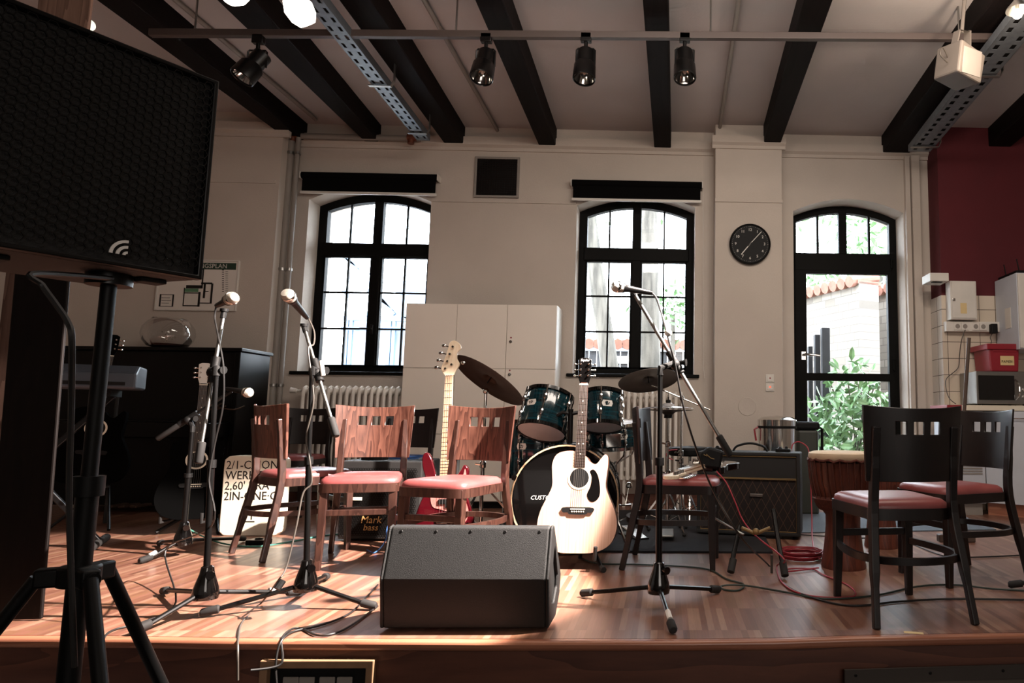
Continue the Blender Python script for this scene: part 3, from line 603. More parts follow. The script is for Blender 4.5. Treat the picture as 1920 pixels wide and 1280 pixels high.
# left window: glazed annex
A = atY(560, 700, 10.5); t = thing('glazed_annex', 'pale annex with blue steel posts and sloping glass roof outside the left window', 'building', (0, 0, -.3))
def pp(x, y, Y=10.5): q = atY(x, y, Y); return Vector((q.x, Y, q.z+.3))
b = MB(); a, c = pp(640, 610), pp(830, 540); b.box(a.x, c.x, 10.7, 11, 0, a.z+.15); b.build('wall', m_pale, t)
for (x0, y0), (x1, y1), w in (((640, 470), (740, 590), .05), ((640, 540), (700, 600), .05), ((655, 520), (800, 620), .05), ((640, 480), (830, 600), .03), ((640, 596), (840, 600), .07), ((640, 616), (840, 616), .05)):
    b = MB(); b.bar([pp(x0, y0), pp(x1, y1)], w, .06); b.build('roof_bar', m_bluef, t, 0)
for x in (652, 660, 732, 740): b = MB(); b.bar([pp(x, 596), Vector((pp(x, 596).x, 10.5, 0))], .05, .05, up=(1, 0, 0)); b.build('post', m_bluef, t, 0)
a, c = pp(662, 630, 10.55), pp(728, 690, 10.55); b = MB(); b.box(a.x, c.x, 10.6, 10.65, .6, a.z+.2); b.build('panel', m_pale, t)
a, c = pp(742, 560, 11.2), pp(830, 690, 11.2); b = MB(); b.box(a.x, c.x, 11.2, 11.4, 0, a.z+.3); b.build('wall', mat('grey_render', '#8d98a4', .9), t)
# ================================================================ CHAIRS
def make_chair(name, ms, mw, mf):
    t = thing(name, 'x', 'chair')
    o = sp2([(-.17, .195), (0, .213), (.17, .195), (.187, .1), (.172, -.1), (.155, -.185), (0, -.205), (-.155, -.185), (-.172, -.1), (-.187, .1)], 5)
    b = MB(); L = [(1.0, .43), (1.005, .437), (.985, .455), (.9, .468), (.6, .474)]; n = len(o)
    vs = [(x*k, y*k, z) for k, z in L for x, y in o]; fs = [tuple(reversed(range(n))), tuple(range((len(L)-1)*n, len(L)*n))]+[(i*n+k, i*n+(k+1) % n, i*n+n+(k+1) % n, i*n+n+k) for i in range(len(L)-1) for k in range(n)]
    b.add(vs, fs); b.build('seat', ms, t, 50)
    b = MB(); b.ring([(x*1.04, y*1.04) for x, y in o], [(x*.9, y*.9) for x, y in o], .39, .435, 'XY'); b.build('seat_frame', mf, t, 40)
    for s in (-1, 1):
        b = MB(); b.bar([(s*.165, .178, .43), (s*.168, .182, .2), (s*.172, .188, 0)], [.042, .036, .028], [.042, .036, .028], up=(0, 1, 0)); b.build('leg', mf, t, 0, bevel=.004)
        b = MB(); P = cr_spline([(s*.205, -.285, 0), (s*.19, -.245, .2), (s*.172, -.205, .42), (s*.168, -.215, .6), (s*.168, -.235, .765)], 4)
        b.bar(P, [.03]*4+[.036]*(len(P)-8)+[.03]*4, [.026]*4+[.034]*(len(P)-4), up=(0, 1, 0)); b.build('leg', mf, t, 0, bevel=.005)
    # curved plywood back with three square holes
    xs = [-.215, -.19, -.15, -.0975, -.0525, -.0225, .0225, .0525, .0975, .15, .19, .215]; zs = [.545, .60, .69, .735, .79, .85]
    def P(x, z, d):
        k = x/.215; w = 1-.08*(.85-z)/.3; lean = -.02*(z-.55)/.3; dip = -.014*(1-k*k)*((z-.545)/.305)**3
        return (x*w, -.195+lean-.03*(z > 9)-.055*(1-k*k)+d, z+dip)
    b = MB(); idx = {}; vs = []; fs = []
    for d in (0, 1):
        for i, x in enumerate(xs):
            for j, z in enumerate(zs): idx[i, j, d] = len(vs); vs.append(P(x, z, .007 if d else -.007))
    hole = {(3, 3-0), (5, 3), (7, 3)}; hole = {(i, 3) for i in (3, 5, 7)}
    def cell(i, j): return 0 <= i < len(xs)-1 and 0 <= j < len(zs)-1 and (i, j) not in hole
    for i in range(len(xs)-1):
        for j in range(len(zs)-1):
            if not cell(i, j): continue
            for d in (0, 1):
                q = [idx[i, j, d], idx[i+1, j, d], idx[i+1, j+1, d], idx[i, j+1, d]]; fs.append(tuple(q if d == 0 else reversed(q)))
            for (di, dj, a, c) in ((-1, 0, (0, 0), (0, 1)), (1, 0, (1, 0), (1, 1)), (0, -1, (0, 0), (1, 0)), (0, 1, (0, 1), (1, 1))):
                if not cell(i+di, j+dj): fs.append((idx[i+a[0], j+a[1], 0], idx[i+c[0], j+c[1], 0], idx[i+c[0], j+c[1], 1], idx[i+a[0], j+a[1], 1]))
    b.add(vs, fs); b.build('backrest', mw, t, 40, bevel=.002, seg=1)
    b = MB(); b.bar(cr_spline([(-.17, .17, .245), (-.20, .05, .245), (-.21, -.12, .245), (-.15, -.245, .245), (0, -.29, .245), (.15, -.245, .245), (.21, -.12, .245), (.20, .05, .245), (.17, .17, .245)], 4), .028, .018); b.build('stretcher', mf, t, 40)
    b = MB(); b.bar([(-.165, .182, .285), (.165, .182, .285)], .03, .02); b.build('front_rail', mf, t, 0, bevel=.003)
    return t
C0 = make_chair('dining_chair', m_seat, m_chair, m_chdk); C1 = make_chair('dining_chair', m_seat, m_chshade, m_chshade)
used = set()
def chair(proto, x, y, deg, label):
    c = proto if proto not in used else copy_tree(proto)
    used.add(proto); c.location = (x, y, 0); c.rotation_euler = (0, 0, math.radians(deg)); c['label'] = label; c['group'] = 'bentwood chairs with red seats'; c['category'] = 'chair'; return c
chair(C0, -2.13, 4.235, -39, 'reddish wooden chair seen from behind, leftmost, before the stencilled box')
chair(C0, -1.65, 3.93, 194, 'reddish wooden chair facing forward behind the second microphone stand')
chair(C0, -1.10, 3.72, 161, 'reddish wooden chair with lit red seat turned left, behind the floor monitor')
chair(C1, -2.98, 5.72, 180, 'shade-darkened chair by the left radiator, behind the leftmost reddish chair')
chair(C1, -1.98, 5.25, 180, 'shade-darkened chair standing before the white cupboard, left of the bass guitar neck')
chair(C1, .085, 3.90, -97, 'shade-darkened chair facing right with an electric guitar lying on its seat')
chair(C1, .97, 3.02, 8, 'shade-darkened chair seen from behind nearest the right front stage edge')
chair(C1, 1.47, 3.58, 110, 'shade-darkened chair turned away rightmost, partly behind the front right chair')
# ================================================================ MICROPHONES AND STANDS
def mic(tail, head, label, r=.0255, dark=True):
    M = along(tail, head); L = (Vector(head)-Vector(tail)).length
    t = thing('microphone', label, 'microphone', M.translation, rot=M.to_euler(), group='vocal microphones on stands')
    b = MB(); b.lathe([(.009, 0), (.0105, .01), (.0115, .03), (.016, L*.62), (.019, L-.062), (.0225, L-.055), (.023, L-.048)], 18); b.build('body', m_blkm if dark else m_steel, t)
    b = MB(); b.lathe([(.022, L-.048), (r*.98, L-.036), (r, L-.026), (r*.97, L-.012), (r*.7, L-.002), (r*.3, L)], 20); b.build('grille', mat('mic_grille', '#b9b2a6', .4, metal=.6, bump=.6, bscale=900), t)
    b = MB(); b.lathe([(r*1.01, L-.032), (r*1.05, L-.030), (r*1.05, L-.022), (r*1.01, L-.020)], 20); b.build('collar', m_chr, t)
    return t
def stand(label, feet, hub, hubz, top, boom, Y, cw, colr=.0075, taped=None, dy=(0, 0), knob=True, chrome_boom=True, r_pole=.011, name='microphone_stand'):
    """feet: floor pixels; hub/top/boom: pixels taken at depth Y"""
    F = [atZ(x, y, .018) for x, y in feet]; c = Vector((atY(*hub, Y).x, Y, 0))
    t = thing(name, label, 'microphone stand', c, group='black boom microphone stands')
    hb = hubz
    b = MB(); b.lathe([(.045, hb-.035), (.048, hb-.02), (.042, hb+.01), (.026, hb+.06), (.022, hb+.085), (.016, hb+.09)], 24); b.build('hub', m_blkg, t)
    for i, f in enumerate(F):
        f = f-c; d = Vector((f.x, f.y, 0)).normalized(); b = MB(); b.tube([d*.03+Vector((0, 0, hb-.015)), f+(d*-.05)+Vector((0, 0, .012)), f], .0095, 10); l = b.build('leg', m_blkm, t)
        b = MB(); b.tube([f-d*.045+Vector((0, 0, .01)), f-d*.04+Vector((0, 0, .01)), f+d*.012, f+d*.02], [.012, .0165, .0165, .011], 12); b.build('rubber_foot', m_rub, l)
        if taped == i: u = (d*.03+Vector((0, 0, hb)))-f; b = MB(); b.tube([f+u*.17+Vector((0, 0, .004)), f+u*.36+Vector((0, 0, .002))], .0108, 10); tag(b.build('tape', m_wht2, l), 'white tape wrapped round the leg')
    tp = atY(*top, Y)-c
    mid = tp*.62; mid.z = hb+(tp.z-hb)*.55
    b = MB(); b.tube([(0, 0, hb), mid], r_pole*1.12, 12); b.build('lower_pole', m_blkm, t)
    b = MB(); b.tube([mid-(tp-mid)*.02, mid+(tp-mid)*.06], r_pole*1.6, 12); b.build('clutch', m_blk, t)
    b = MB(); b.tube([mid, tp], r_pole*.85, 12); b.build('upper_pole', m_blkm, t)
    if boom:
        B0, B1 = atY(*boom[0], Y+dy[0])-c, atY(*boom[1], Y+dy[1])-c; u = (B1-B0).normalized()
        b = MB(); b.tube([B0, B1], colr, 12); bo = b.build('boom', m_steel if chrome_boom else m_blkm, t)
        if cw: b = MB(); b.tube([B0-u*.005, B0, B0+u*cw, B0+u*(cw+.004)], [.012, .0155, .0155, .012], 14); b.build('counterweight', m_rub, bo)
        k = max(0, min(1, (tp-B0).dot(u)/(B1-B0).length)); J = B0+(B1-B0)*k
        b = MB(); b.tube([J-u*.055, J+u*.055], .017, 12); b.tube([tp-Vector((0, 0, .03)), tp, J], .014, 10); b.ball(J+Vector((0, -.005, -.01)), .024, 12); b.build('boom_clamp', m_blk, t)
        q = Vector((1, -.3, 0)).normalized(); b = MB(); b.tube([J+q*.015, J+q*.04, J+q*.05], [.008, .012, .017], 10); b.build('clamp_knob', m_blk, t)
        b = MB(); b.tube([B1-u*.03, B1], .011, 10); b.tube([B1, B1+Vector((0, 0, .012))], .016, 12); b.build('microphone_clip', m_blk, t)
    if knob: b = MB(); b.tube([(.02, -.015, hb+.06), (.035, -.035, hb+.06)], .016, 12); b.build('height_knob', m_blkg, t)
    return t
def cable(pts, r, label, mt, name='cable', cat='cable', k=6):
    P = cr_spline(pts, k); o = P[0].copy(); b = MB(); b.tube([p-o for p in P], r, 7); q = b.build(name, mt); q.location = o; return tag(q, label, cat)
# stand 1 (second from the left)
Y1 = 2.87
stand('black boom stand left of the leftmost reddish chair, microphone at its top turned right', [(308, 1108), (257, 1180), (556, 1110)], (388, 1078), .105, (406, 690), ((372, 866), (420, 584)), Y1, .075, taped=2, dy=(-.06, .08))
a, h = atY(406, 573, Y1+.06), atY(441, 556, Y1+.0); mic(a, h, 'microphone with pale ball grille pointing right on the stand left of the leftmost chair')
cable([atY(405, 575, Y1+.06), atY(403, 598, Y1+.06), atY(411, 640, Y1), atY(419, 690, Y1-.03), atY(418, 760, Y1-.03), atY(403, 830, Y1-.02), atY(392, 900, Y1-.03), atY(397, 985, Y1-.03), atZ(386, 1047, .05)+Vector((0, -.3, .1)), atZ(330, 1128, .02), atZ(270, 1165, .005), atZ(215, 1180, .005), atZ(195, 1197, .004), atY(192, 1240, 2.56)], .0035, 'thin black cable hanging from the leftmost upright microphone down to the stage floor', m_bcab, 'microphone_cable')
# stand 2
Y2 = 3.0
stand('black boom stand in front of the reddish chair, boom pointing steeply up', [(386, 1148), (697, 1135), (612, 1081)], (575, 1072), .105, (585, 690), ((630, 816), (570, 612)), Y2, .08, dy=(-.06, .1), taped=None)
mic(atY(576, 596, Y2+.05), atY(565, 566, Y2+.02)+Vector((0, -.13, .02)), 'microphone tilted toward the viewer on the boom stand before the left window', r=.027)
cable([atY(579, 598, Y2+.06), atY(589, 622, Y2+.03), atY(588, 645, Y2), atY(578, 655, Y2-.03), atY(586, 720, Y2-.03), atY(587, 760, Y2-.03), atY(574, 820, Y2-.03), atY(581, 865, Y2-.03), atY(584, 905, Y2-.03), atY(568, 925, Y2-.05), atY(556, 985, Y2-.08), atY(537, 1062, Y2-.12), atY(520, 1090, 2.85), atZ(490, 1130, .004), atZ(455, 1165, .004), atZ(447, 1195, .004), atY(446, 1225, 2.55), atY(446, 1275, 2.55)], .0035, 'thin grey cable looping from the second microphone stand over the stage edge', m_ycab, 'microphone_cable')
b = MB(); q = atY(602, 676, 2.96); b.tube([q, atY(606, 704, 2.96)], .009, 10); tag(b.build('cable_clip', m_wht2), 'small pale clip hanging at the clamp of the second microphone stand', 'clip')
b = MB(); q = atY(530, 1088, 2.86); b.tube([q, atY(519, 1104, 2.84)], .014, 10); tag(b.build('cable_connector', m_blk), 'black cable connector above the leg of the second microphone stand', 'connector')
# stand 3 (centre right)
Y3 = 2.97
stand('tall black boom stand right of the floor monitor, boom sloping down to the right', [(1096, 1112), (1344, 1105), (1261, 1178)], (1235, 1097), .105, (1238, 690), ((1369, 853), (1186, 545)), Y3, .09, taped=2, dy=(-.05, .12), colr=.0085, r_pole=.0125)
mic(atY(1222, 549, Y3+.10), atY(1148, 536, Y3-.0), 'microphone pointing left on the tall stand before the right window')
cable([atY(1222, 549, Y3+.10), atY(1232, 562, Y3+.1), atY(1245, 605, Y3+.05), atY(1256, 645, Y3), atY(1266, 685, Y3), atY(1281, 760, Y3), atY(1305, 840, Y3+.02), atY(1340, 925, Y3+.1), atY(1392, 1010, 3.05), atZ(1440, 1058, .01), atZ(1475, 1098, .006), atZ(1530, 1122, .006), atZ(1600, 1135, .006), atZ(1690, 1127, .006), atZ(1790, 1122, .006), atZ(1925, 1124, .006)], .0045, 'black cable running from the tall right microphone stand along the floor to the right edge', m_bcab, 'microphone_cable')
b = MB(); b.ball(atY(1253, 624, Y3+.02), .017, 10); tag(b.build('cable_holder', m_wht2), 'pale clip gripping the cable beside the right microphone boom', 'clip')
# stand 4 (far left, guitar microphone)
Y4 = 4.05
stand('black boom stand in front of the dark acoustic guitar, boom low and slanting', [(268, 1050), (300, 1018), (455, 1010)], (345, 992), .10, (361, 800), ((296, 822), (434, 733)), Y4, .16, taped=0, dy=(0, .05), chrome_boom=False, colr=.009, r_pole=.013)
mic(atY(424, 728, Y4+.05), atY(471, 737, Y4), 'microphone with pale ball grille lying nearly level in front of the piano', r=.028)
stand('black boom stand standing just beyond the right edge, only one foot in view', [(1899, 1096), (2010, 1050), (2000, 1130)], (1968, 1070), .1, (1972, 760), None, 3.3, 0)
# floor cables
cable([atZ(1085, 1043, .006), atZ(1120, 1056, .006), atZ(1200, 1058, .006), atZ(1318, 1065, .006), atZ(1362, 1085, .006), atZ(1394, 1095, .006), atZ(1385, 1106, .006), atZ(1358, 1105, .006), atZ(1354, 1098, .010), atZ(1395, 1097, .012), atZ(1475, 1110, .006), atZ(1545, 1122, .006), atZ(1640, 1116, .006), atZ(1720, 1099, .006), atZ(1790, 1096, .006), atZ(1860, 1103, .006), atZ(1925, 1107, .006)], .0045, 'dark green cable with a small loop lying across the right stage floor', m_gcab)
cable([atZ(708, 1096, .006), atZ(688, 1118, .006), atZ(655, 1150, .006), atZ(600, 1172, .006), atZ(552, 1183, .006), atZ(530, 1198, .004), atY(520, 1222, 2.56), atY(517, 1256, 2.55), atY(520, 1290, 2.55)], .004, 'black cable from the left end of the monitor over the stage edge, upper of two', m_bcab)
cable([atZ(708, 1136, .006), atZ(665, 1168, .006), atZ(628, 1187, .006), atZ(593, 1190, .006), atZ(565, 1178, .006), atZ(545, 1180, .012), atZ(528, 1198, .004), atY(530, 1230, 2.56), atY(526, 1245, 2.55), atY(505, 1252, 2.53), atY(470, 1256, 2.5)], .004, 'black curling cable from the monitor drooping over the stage edge, lower of two', m_bcab)
cable([atY(341, 985, 4.05), atZ(385, 1007, .03), atZ(425, 1020, .008), atZ(480, 1024, .006), atZ(540, 1016, .006), atZ(605, 1004, .006), atZ(660, 1000, .006)], .005, 'turquoise cable on the floor between the left guitar stand and the chairs', m_tcab)
cable([atZ(1470, 1000, .006), atZ(1600, 1008, .006), atZ(1680, 1010, .006), atZ(1770, 1042, .006), atZ(1830, 1044, .006), atZ(1925, 1040, .006)], .004, 'thin black cable on the floor beyond the right chairs', m_bcab)
b = MB(); q = atZ(1713, 1186); b.box(-.035, .035, -.012, .012, 0, .001, RZ(-.25)); o = b.build('paper_scrap', m_note); o.location = q; tag(o, 'small scrap of yellowish tape on the floor near the right stage edge', 'paper')
# ================================================================ FLOOR MONITOR
X0, X1 = -1.042, -.425; t = thing('floor_monitor', 'black wedge floor monitor loudspeaker on the front stage edge', 'loudspeaker', ((X0+X1)/2, 2.68, 0)); w = (X1-X0)/2
P = [(0, .012), (-.03, .195), (.03, .372), (.06, .378), (.27, .15), (.25, .08), (.16, .012)]
b = MB(); b.prism(P, -w+.012, w-.012, 'YZ'); b.build('cabinet', m_mon, t, 0, bevel=.008, seg=3)
P2 = [(y, z) for y, z in P]; cxy = (.11, .17); inn = [(.055, .09), (.045, .18), (.075, .27), (.10, .29), (.185, .165), (.18, .12), (.12, .075)]
for s in (-1, 1):
    b = MB(); A = P; b.ring(A, inn, s*w-s*.0125, s*w, 'YZ'); b.build('side_panel', m_mon, t, 0, bevel=.006)
    b = MB(); b.prism(inn, s*(w-.02)-.002, s*(w-.02)+.002, 'YZ'); b.build('handle_recess', m_blk, t, 0)
for i in range(5):
    x = -w+.05+i*(2*w-.1)/4; b = MB(); b.lathe([(.006, 0), (.005, .0012)], 10, T(x, .0244, .356) @ RX(1.245)); b.build('screw', m_blkm, t)
# ================================================================ PA SPEAKER ON STAND
A_ = Vector((-1.275, 1.90, 0)); u = Vector((-.228, -.39, 0)).normalized(); nrm = Vector((.863, -.505, 0)).normalized(); zt, zb = 1.715, 1.150
hh = zt-zb; wd = .48; M = Matrix((-u, -nrm, Vector((0, 0, 1)))).transposed().to_4x4(); M.translation = A_+u*wd+Vector((0, 0, zb))
t = thing('loudspeaker', 'large black loudspeaker on a pole in the left foreground', 'loudspeaker', M.translation, rot=M.to_euler())
b = MB(); b.prism([(0, .01), (wd, .01), (wd-.08, .36), (.08, .36)], 0, hh, 'XY'); b.build('cabinet', m_tol, t, 0, bevel=.008)
# hexagonal grille
b = MB(); hx_ = .0125; th = .0019; R3 = math.sqrt(3); cols_ = int(wd/(hx_*1.5)); rows = int((hh-.03)/(hx_*R3))
for i in range(cols_):
    for j in range(rows):
        x = .012+hx_+i*hx_*1.5; z = .02+hx_+j*hx_*R3+(hx_*R3/2 if i % 2 else 0)
        if x > wd-.02 or z > hh-.02: continue
        o6 = [(x+hx_*math.cos(math.pi*k/3), z+hx_*math.sin(math.pi*k/3)) for k in range(6)]; i6 = [(x+(hx_-th)*math.cos(math.pi*k/3), z+(hx_-th)*math.sin(math.pi*k/3)) for k in range(6)]
        n6 = len(b.v); b.v += [Vector((q[0], -.012, q[1])) for q in o6+i6]+[Vector((q[0], -.008, q[1])) for q in i6]
        for k in range(6): j6 = (k+1) % 6; b.f += [(n6+k, n6+j6, n6+6+j6, n6+6+k), (n6+6+k, n6+6+j6, n6+12+j6, n6+12+k)]; b.mi += [0, 0]
b.build('grille', m_blkm, t, 0)
b = MB(); b.ring([(0, 0), (wd, 0), (wd, hh), (0, hh)], [(.012, .012), (wd-.012, .012), (wd-.012, hh-.012), (.012, hh-.012)], -.014, .012); b.build('grille_frame', m_blkm, t, 0, bevel=.003)
b = MB(); bx = .285; bz = .05
for r1, r2 in ((.010, .004), (.024, .017), (.038, .031)):
    L = [(bx-r1*math.cos(a*math.pi/16)+.02, bz+r1*math.sin(a*math.pi/16)-.02) for a in range(9)]; L2 = [(bx-r2*math.cos(a*math.pi/16)+.02, bz+r2*math.sin(a*math.pi/16)-.02) for a in range(9)]
    b.prism(L+L2[::-1], -.017, -.013)
b.build('emblem', m_wtext, t, 0)
b = MB(); b.lathe([(.05, -.03), (.05, 0)], 20, T(.33, .13, 0)); b.build('pole_socket', m_blkm, t)
for x in (.06, wd-.1): b = MB(); b.box(x, x+.06, .08, .13, -.012, 0); b.build('foot', m_rub, t, bevel=.003)
PX_ = M @ Vector((.33, .13, 0)); bx, by = PX_.x, PX_.y
t = thing('speaker_stand', 'black tripod stand carrying the loudspeaker in the left foreground', 'stand', (bx, by, -.44)); G = .44
b = MB(); b.tube([(0, 0, G+.25), (0, 0, G+zb-.002)], .0175, 16); b.build('inner_pole', m_stand, t)
b = MB(); b.tube([(0, 0, .1), (0, 0, G+.62)], .024, 16); b.build('outer_pole', m_stand, t)
b = MB(); b.tube([(0, 0, G+.58), (0, 0, G+.63)], .034, 16); b.build('collar', m_stand, t)
hz = G+.385
b = MB(); b.tube([(0, 0, hz-.025), (0, 0, hz+.025)], .045, 18); 
for an in (-.62, 1.475, 3.57): d = Vector((math.cos(an), math.sin(an), 0)); b.bar([d*.02+Vector((0, 0, hz)), d*.085+Vector((0, 0, hz))], .045, .04)
b.build('leg_bracket', m_stand, t, 40, bevel=.006)
for an in (-.62, 1.475, 3.57):
    d = Vector((math.cos(an), math.sin(an), 0)); b = MB(); b.tube([d*.08+Vector((0, 0, hz)), d*.55+Vector((0, 0, .02))], .016, 12); l = b.build('leg', m_stand, t)
    b = MB(); b.tube([d*.53+Vector((0, 0, .035)), d*.565+Vector((0, 0, .0))], .022, 12); b.build('rubber_foot', m_rub, l)
    b = MB(); b.tube([Vector((0, 0, .25))+d*.02, d*.3+Vector((0, 0, .44))], .009, 8); b.build('brace', m_stand, t)
b = MB(); b.tube([(.03, -.02, hz), (.075, -.05, hz)], .016, 12); b.build('knob', m_stand, t)
cable([M @ Vector((wd*.9, .15, .0)), atY(72, 512, 1.6), atY(80, 535, 1.6), atY(105, 570, 1.6), atY(128, 605, 1.6), atY(135, 640, 1.6), atY(134, 760, 1.65), atY(130, 950, 1.7), atY(140, 1250, 1.75)], .0065, 'thick black cable curving down from the foreground loudspeaker', m_bcab)
# post behind it in two pieces: shaded foot coloured dark, lit top coloured paler
A, B = atY(70, 10, 2.82), atY(166, 30, 2.82); b = MB(); b.box(0, B.x-A.x, 0, .014, 0, 1.75); o = b.build('timber_board', m_panel_shade, None, 0, bevel=.006); o.location = (A.x+.07, 2.82, 0); o.rotation_euler = (0, -.027, 0); tag(o, 'wooden board coloured dark for shade, standing at the left edge below the foreground loudspeaker', 'board')
A, B = atY(70, 10, 2.95), atY(167, 30, 2.95); b = MB(); b.box(0, B.x-A.x, 0, .016, 0, ZC); o = b.build('timber_post', m_post_lit, None, 0, bevel=.004); o.location = (A.x, 2.95, 0); tag(o, 'timber post coloured paler for its lit top, which shows above the foreground loudspeaker', 'post')
A = atY(166, 47, 3.75); t = thing('ball_lamp', 'small white ball lamp glowing behind the brown timber post', 'lamp', A); b = MB(); b.ball((0, 0, 0), .032, 16); b.build('globe', m_dimlamp, t); b = MB(); b.tube([(-.03, 0, 0), (-.05, 0, .01), (-.05, 0, ZC-A.z)], .008, 8); b.build('arm', m_blkm, t)
# ================================================================ PIANO CORNER
A, B = atY(110, 655, 5.75), atY(512, 655, 5.75)
t = thing('upright_piano', 'black upright piano standing against the left pier', 'piano', (0, 0, 0)); xl, xr = A.x, B.x; zt = .79+(776-655)/1300*5.75
xr = -3.48
b = MB(); b.box(xl, xr-.04, 5.77, 6.17, .06, zt-.03); b.build('case', m_piano, t, 0, bevel=.006)
b = MB(); b.box(xl-.02, xr+.02, 5.73, 6.19, zt-.03, zt); b.build('lid', m_piano, t, 0, bevel=.006)
b = MB(); b.box(xr-.045, xr, 5.75, 6.18, 0, zt-.03); b.build('side_panel', m_piano, t, 0, bevel=.006)
b = MB(); b.box(xl, xr-.05, 5.5, 5.8, .60, .72); b.build('key_bed', m_piano, t, 0, bevel=.01)
b = MB(); b.box(xl+.05, xr-.1, 5.53, 5.72, .72, .735); b.build('keyboard_lid', m_piano, t, 0, bevel=.004)
for x in (xl+.05, xr-.12): b = MB(); b.box(x, x+.07, 5.52, 5.60, 0, .6); b.build('front_leg', m_piano, t, 0, bevel=.006)
for px in (395, 430): q = atY(px, 763, 5.77); b = MB(); b.tube(cr_spline([(q.x-.06, 5.77, q.z+.03), (q.x-.05, 5.7, q.z), (q.x+.08, 5.7, q.z-.02), (q.x+.12, 5.77, q.z+.01)], 4), .006, 8); b.build('candle_bracket', m_brass, t)
for i in range(3): b = MB(); x = (xl+xr)/2+(i-1)*.09; b.box(x-.025, x+.025, 5.6, 5.78, .06, .08); b.build('pedal', m_brass, t, 0, bevel=.006)
A = atY(316, 622, 5.85); r_ = 42*5.85/1300; t = thing('fish_bowl', 'round glass fish bowl standing on the piano', 'bowl', (A.x, 5.85, zt))
pr = [(.09, .0), (.14, .015), (.175, .06), (.19, .11), (.18, .17), (.145, .22), (.12, .238), (.125, .245)]
b = MB(); b.lathe(pr, 36, None, False); b.lathe([(.09, .0), (.0, .0)], 36, None, False); b.build('glass', m_bowl, t)
b = MB(); b.lathe([(.0, .003), (.09, .003), (.14, .018), (.15, .03), (.0, .035)], 30, None, False); b.build('gravel', mat('dark_gravel', '#4a2e2c', .8, var=.6, vscale=60, bump=.8, bscale=120), t)
b = MB()
for i in range(16): b.ball((random.uniform(-.06, .06), random.uniform(-.06, .06), random.uniform(.05, .14)), .006, 6)
tag(b.build('bowl_glints', m_chr, t), kind='stuff')  # chrome balls added to stand in for glints in the bowl
# safety plan
A, B = atY(296, 485, LPY-.03), atY(440, 583, LPY-.03); w, hh = B.x-A.x, A.z-B.z; t = thing('escape_plan', 'framed evacuation plan on the wall above the fish bowl', 'sign', (A.x, LPY, B.z))
b = MB(); b.ring([(0, 0), (w, 0), (w, hh), (0, hh)], [(.012, .012), (w-.012, .012), (w-.012, hh-.012), (.012, hh-.012)], -.022, .0); b.build('frame', m_wht2, t, 0, bevel=.003)
b = MB(); b.box(.03, w-.03, -.0145, -.012, hh-.085, hh-.025); hd = b.build('header_band', mat('dark_green', '#1f3a2c', .6), t)
text('header_text', 'RETTUNGSPLAN', .055, m_wht2, hd, T(w*.56, -.0155, hh-.056) @ FRONT)
b = MB(); b.box(.008, w-.008, -.012, -.002, .008, hh-.008); b.k = 1
def fp(px, py): q = atY(px, py, LPY-.014); return q.x-A.x, q.z-B.z
def seg(p, q, th=.007, d=-.0145):
    (x0, z0), (x1, z1) = fp(*p), fp(*q); b.box(min(x0, x1)-th/2, max(x0, x1)+th/2, d, -.012, min(z0, z1)-th/2, max(z0, z1)+th/2)
for p, q in (((372, 505), (382, 505)), ((382, 505), (378, 540)), ((350, 535), (378, 540)), ((346, 540), (343, 572)), ((343, 573), (372, 573)), ((373, 548), (373, 574)), ((378, 530), (397, 532)), ((397, 532), (396, 568)), ((373, 568), (396, 568)), ((383, 533), (383, 558)), ((383, 546), (390, 546)), ((346, 549), (372, 549))): seg(p, q)
for k in range(11): seg((417, 506+k*4), (419, 506+k*4), .006); seg((423, 505+k*4), (427, 505+k*4), .003)
for p, q in (((300, 552), (324, 552)), ((300, 574), (324, 574)), ((300, 552), (300, 574)), ((324, 552), (324, 574)), ((303, 558), (318, 558)), ((303, 563), (320, 563)), ((303, 568), (316, 568))): seg(p, q, .003)
b.build('sheet', [m_white, m_ink], t, 0)
b = MB(); (x0, z0), (x1, z1) = fp(346, 547), fp(372, 541); b.box(x0, x1, -.0142, -.012, z0, z1); b.build('escape_route', mat('plan_green', '#5f8a68', .7), t)
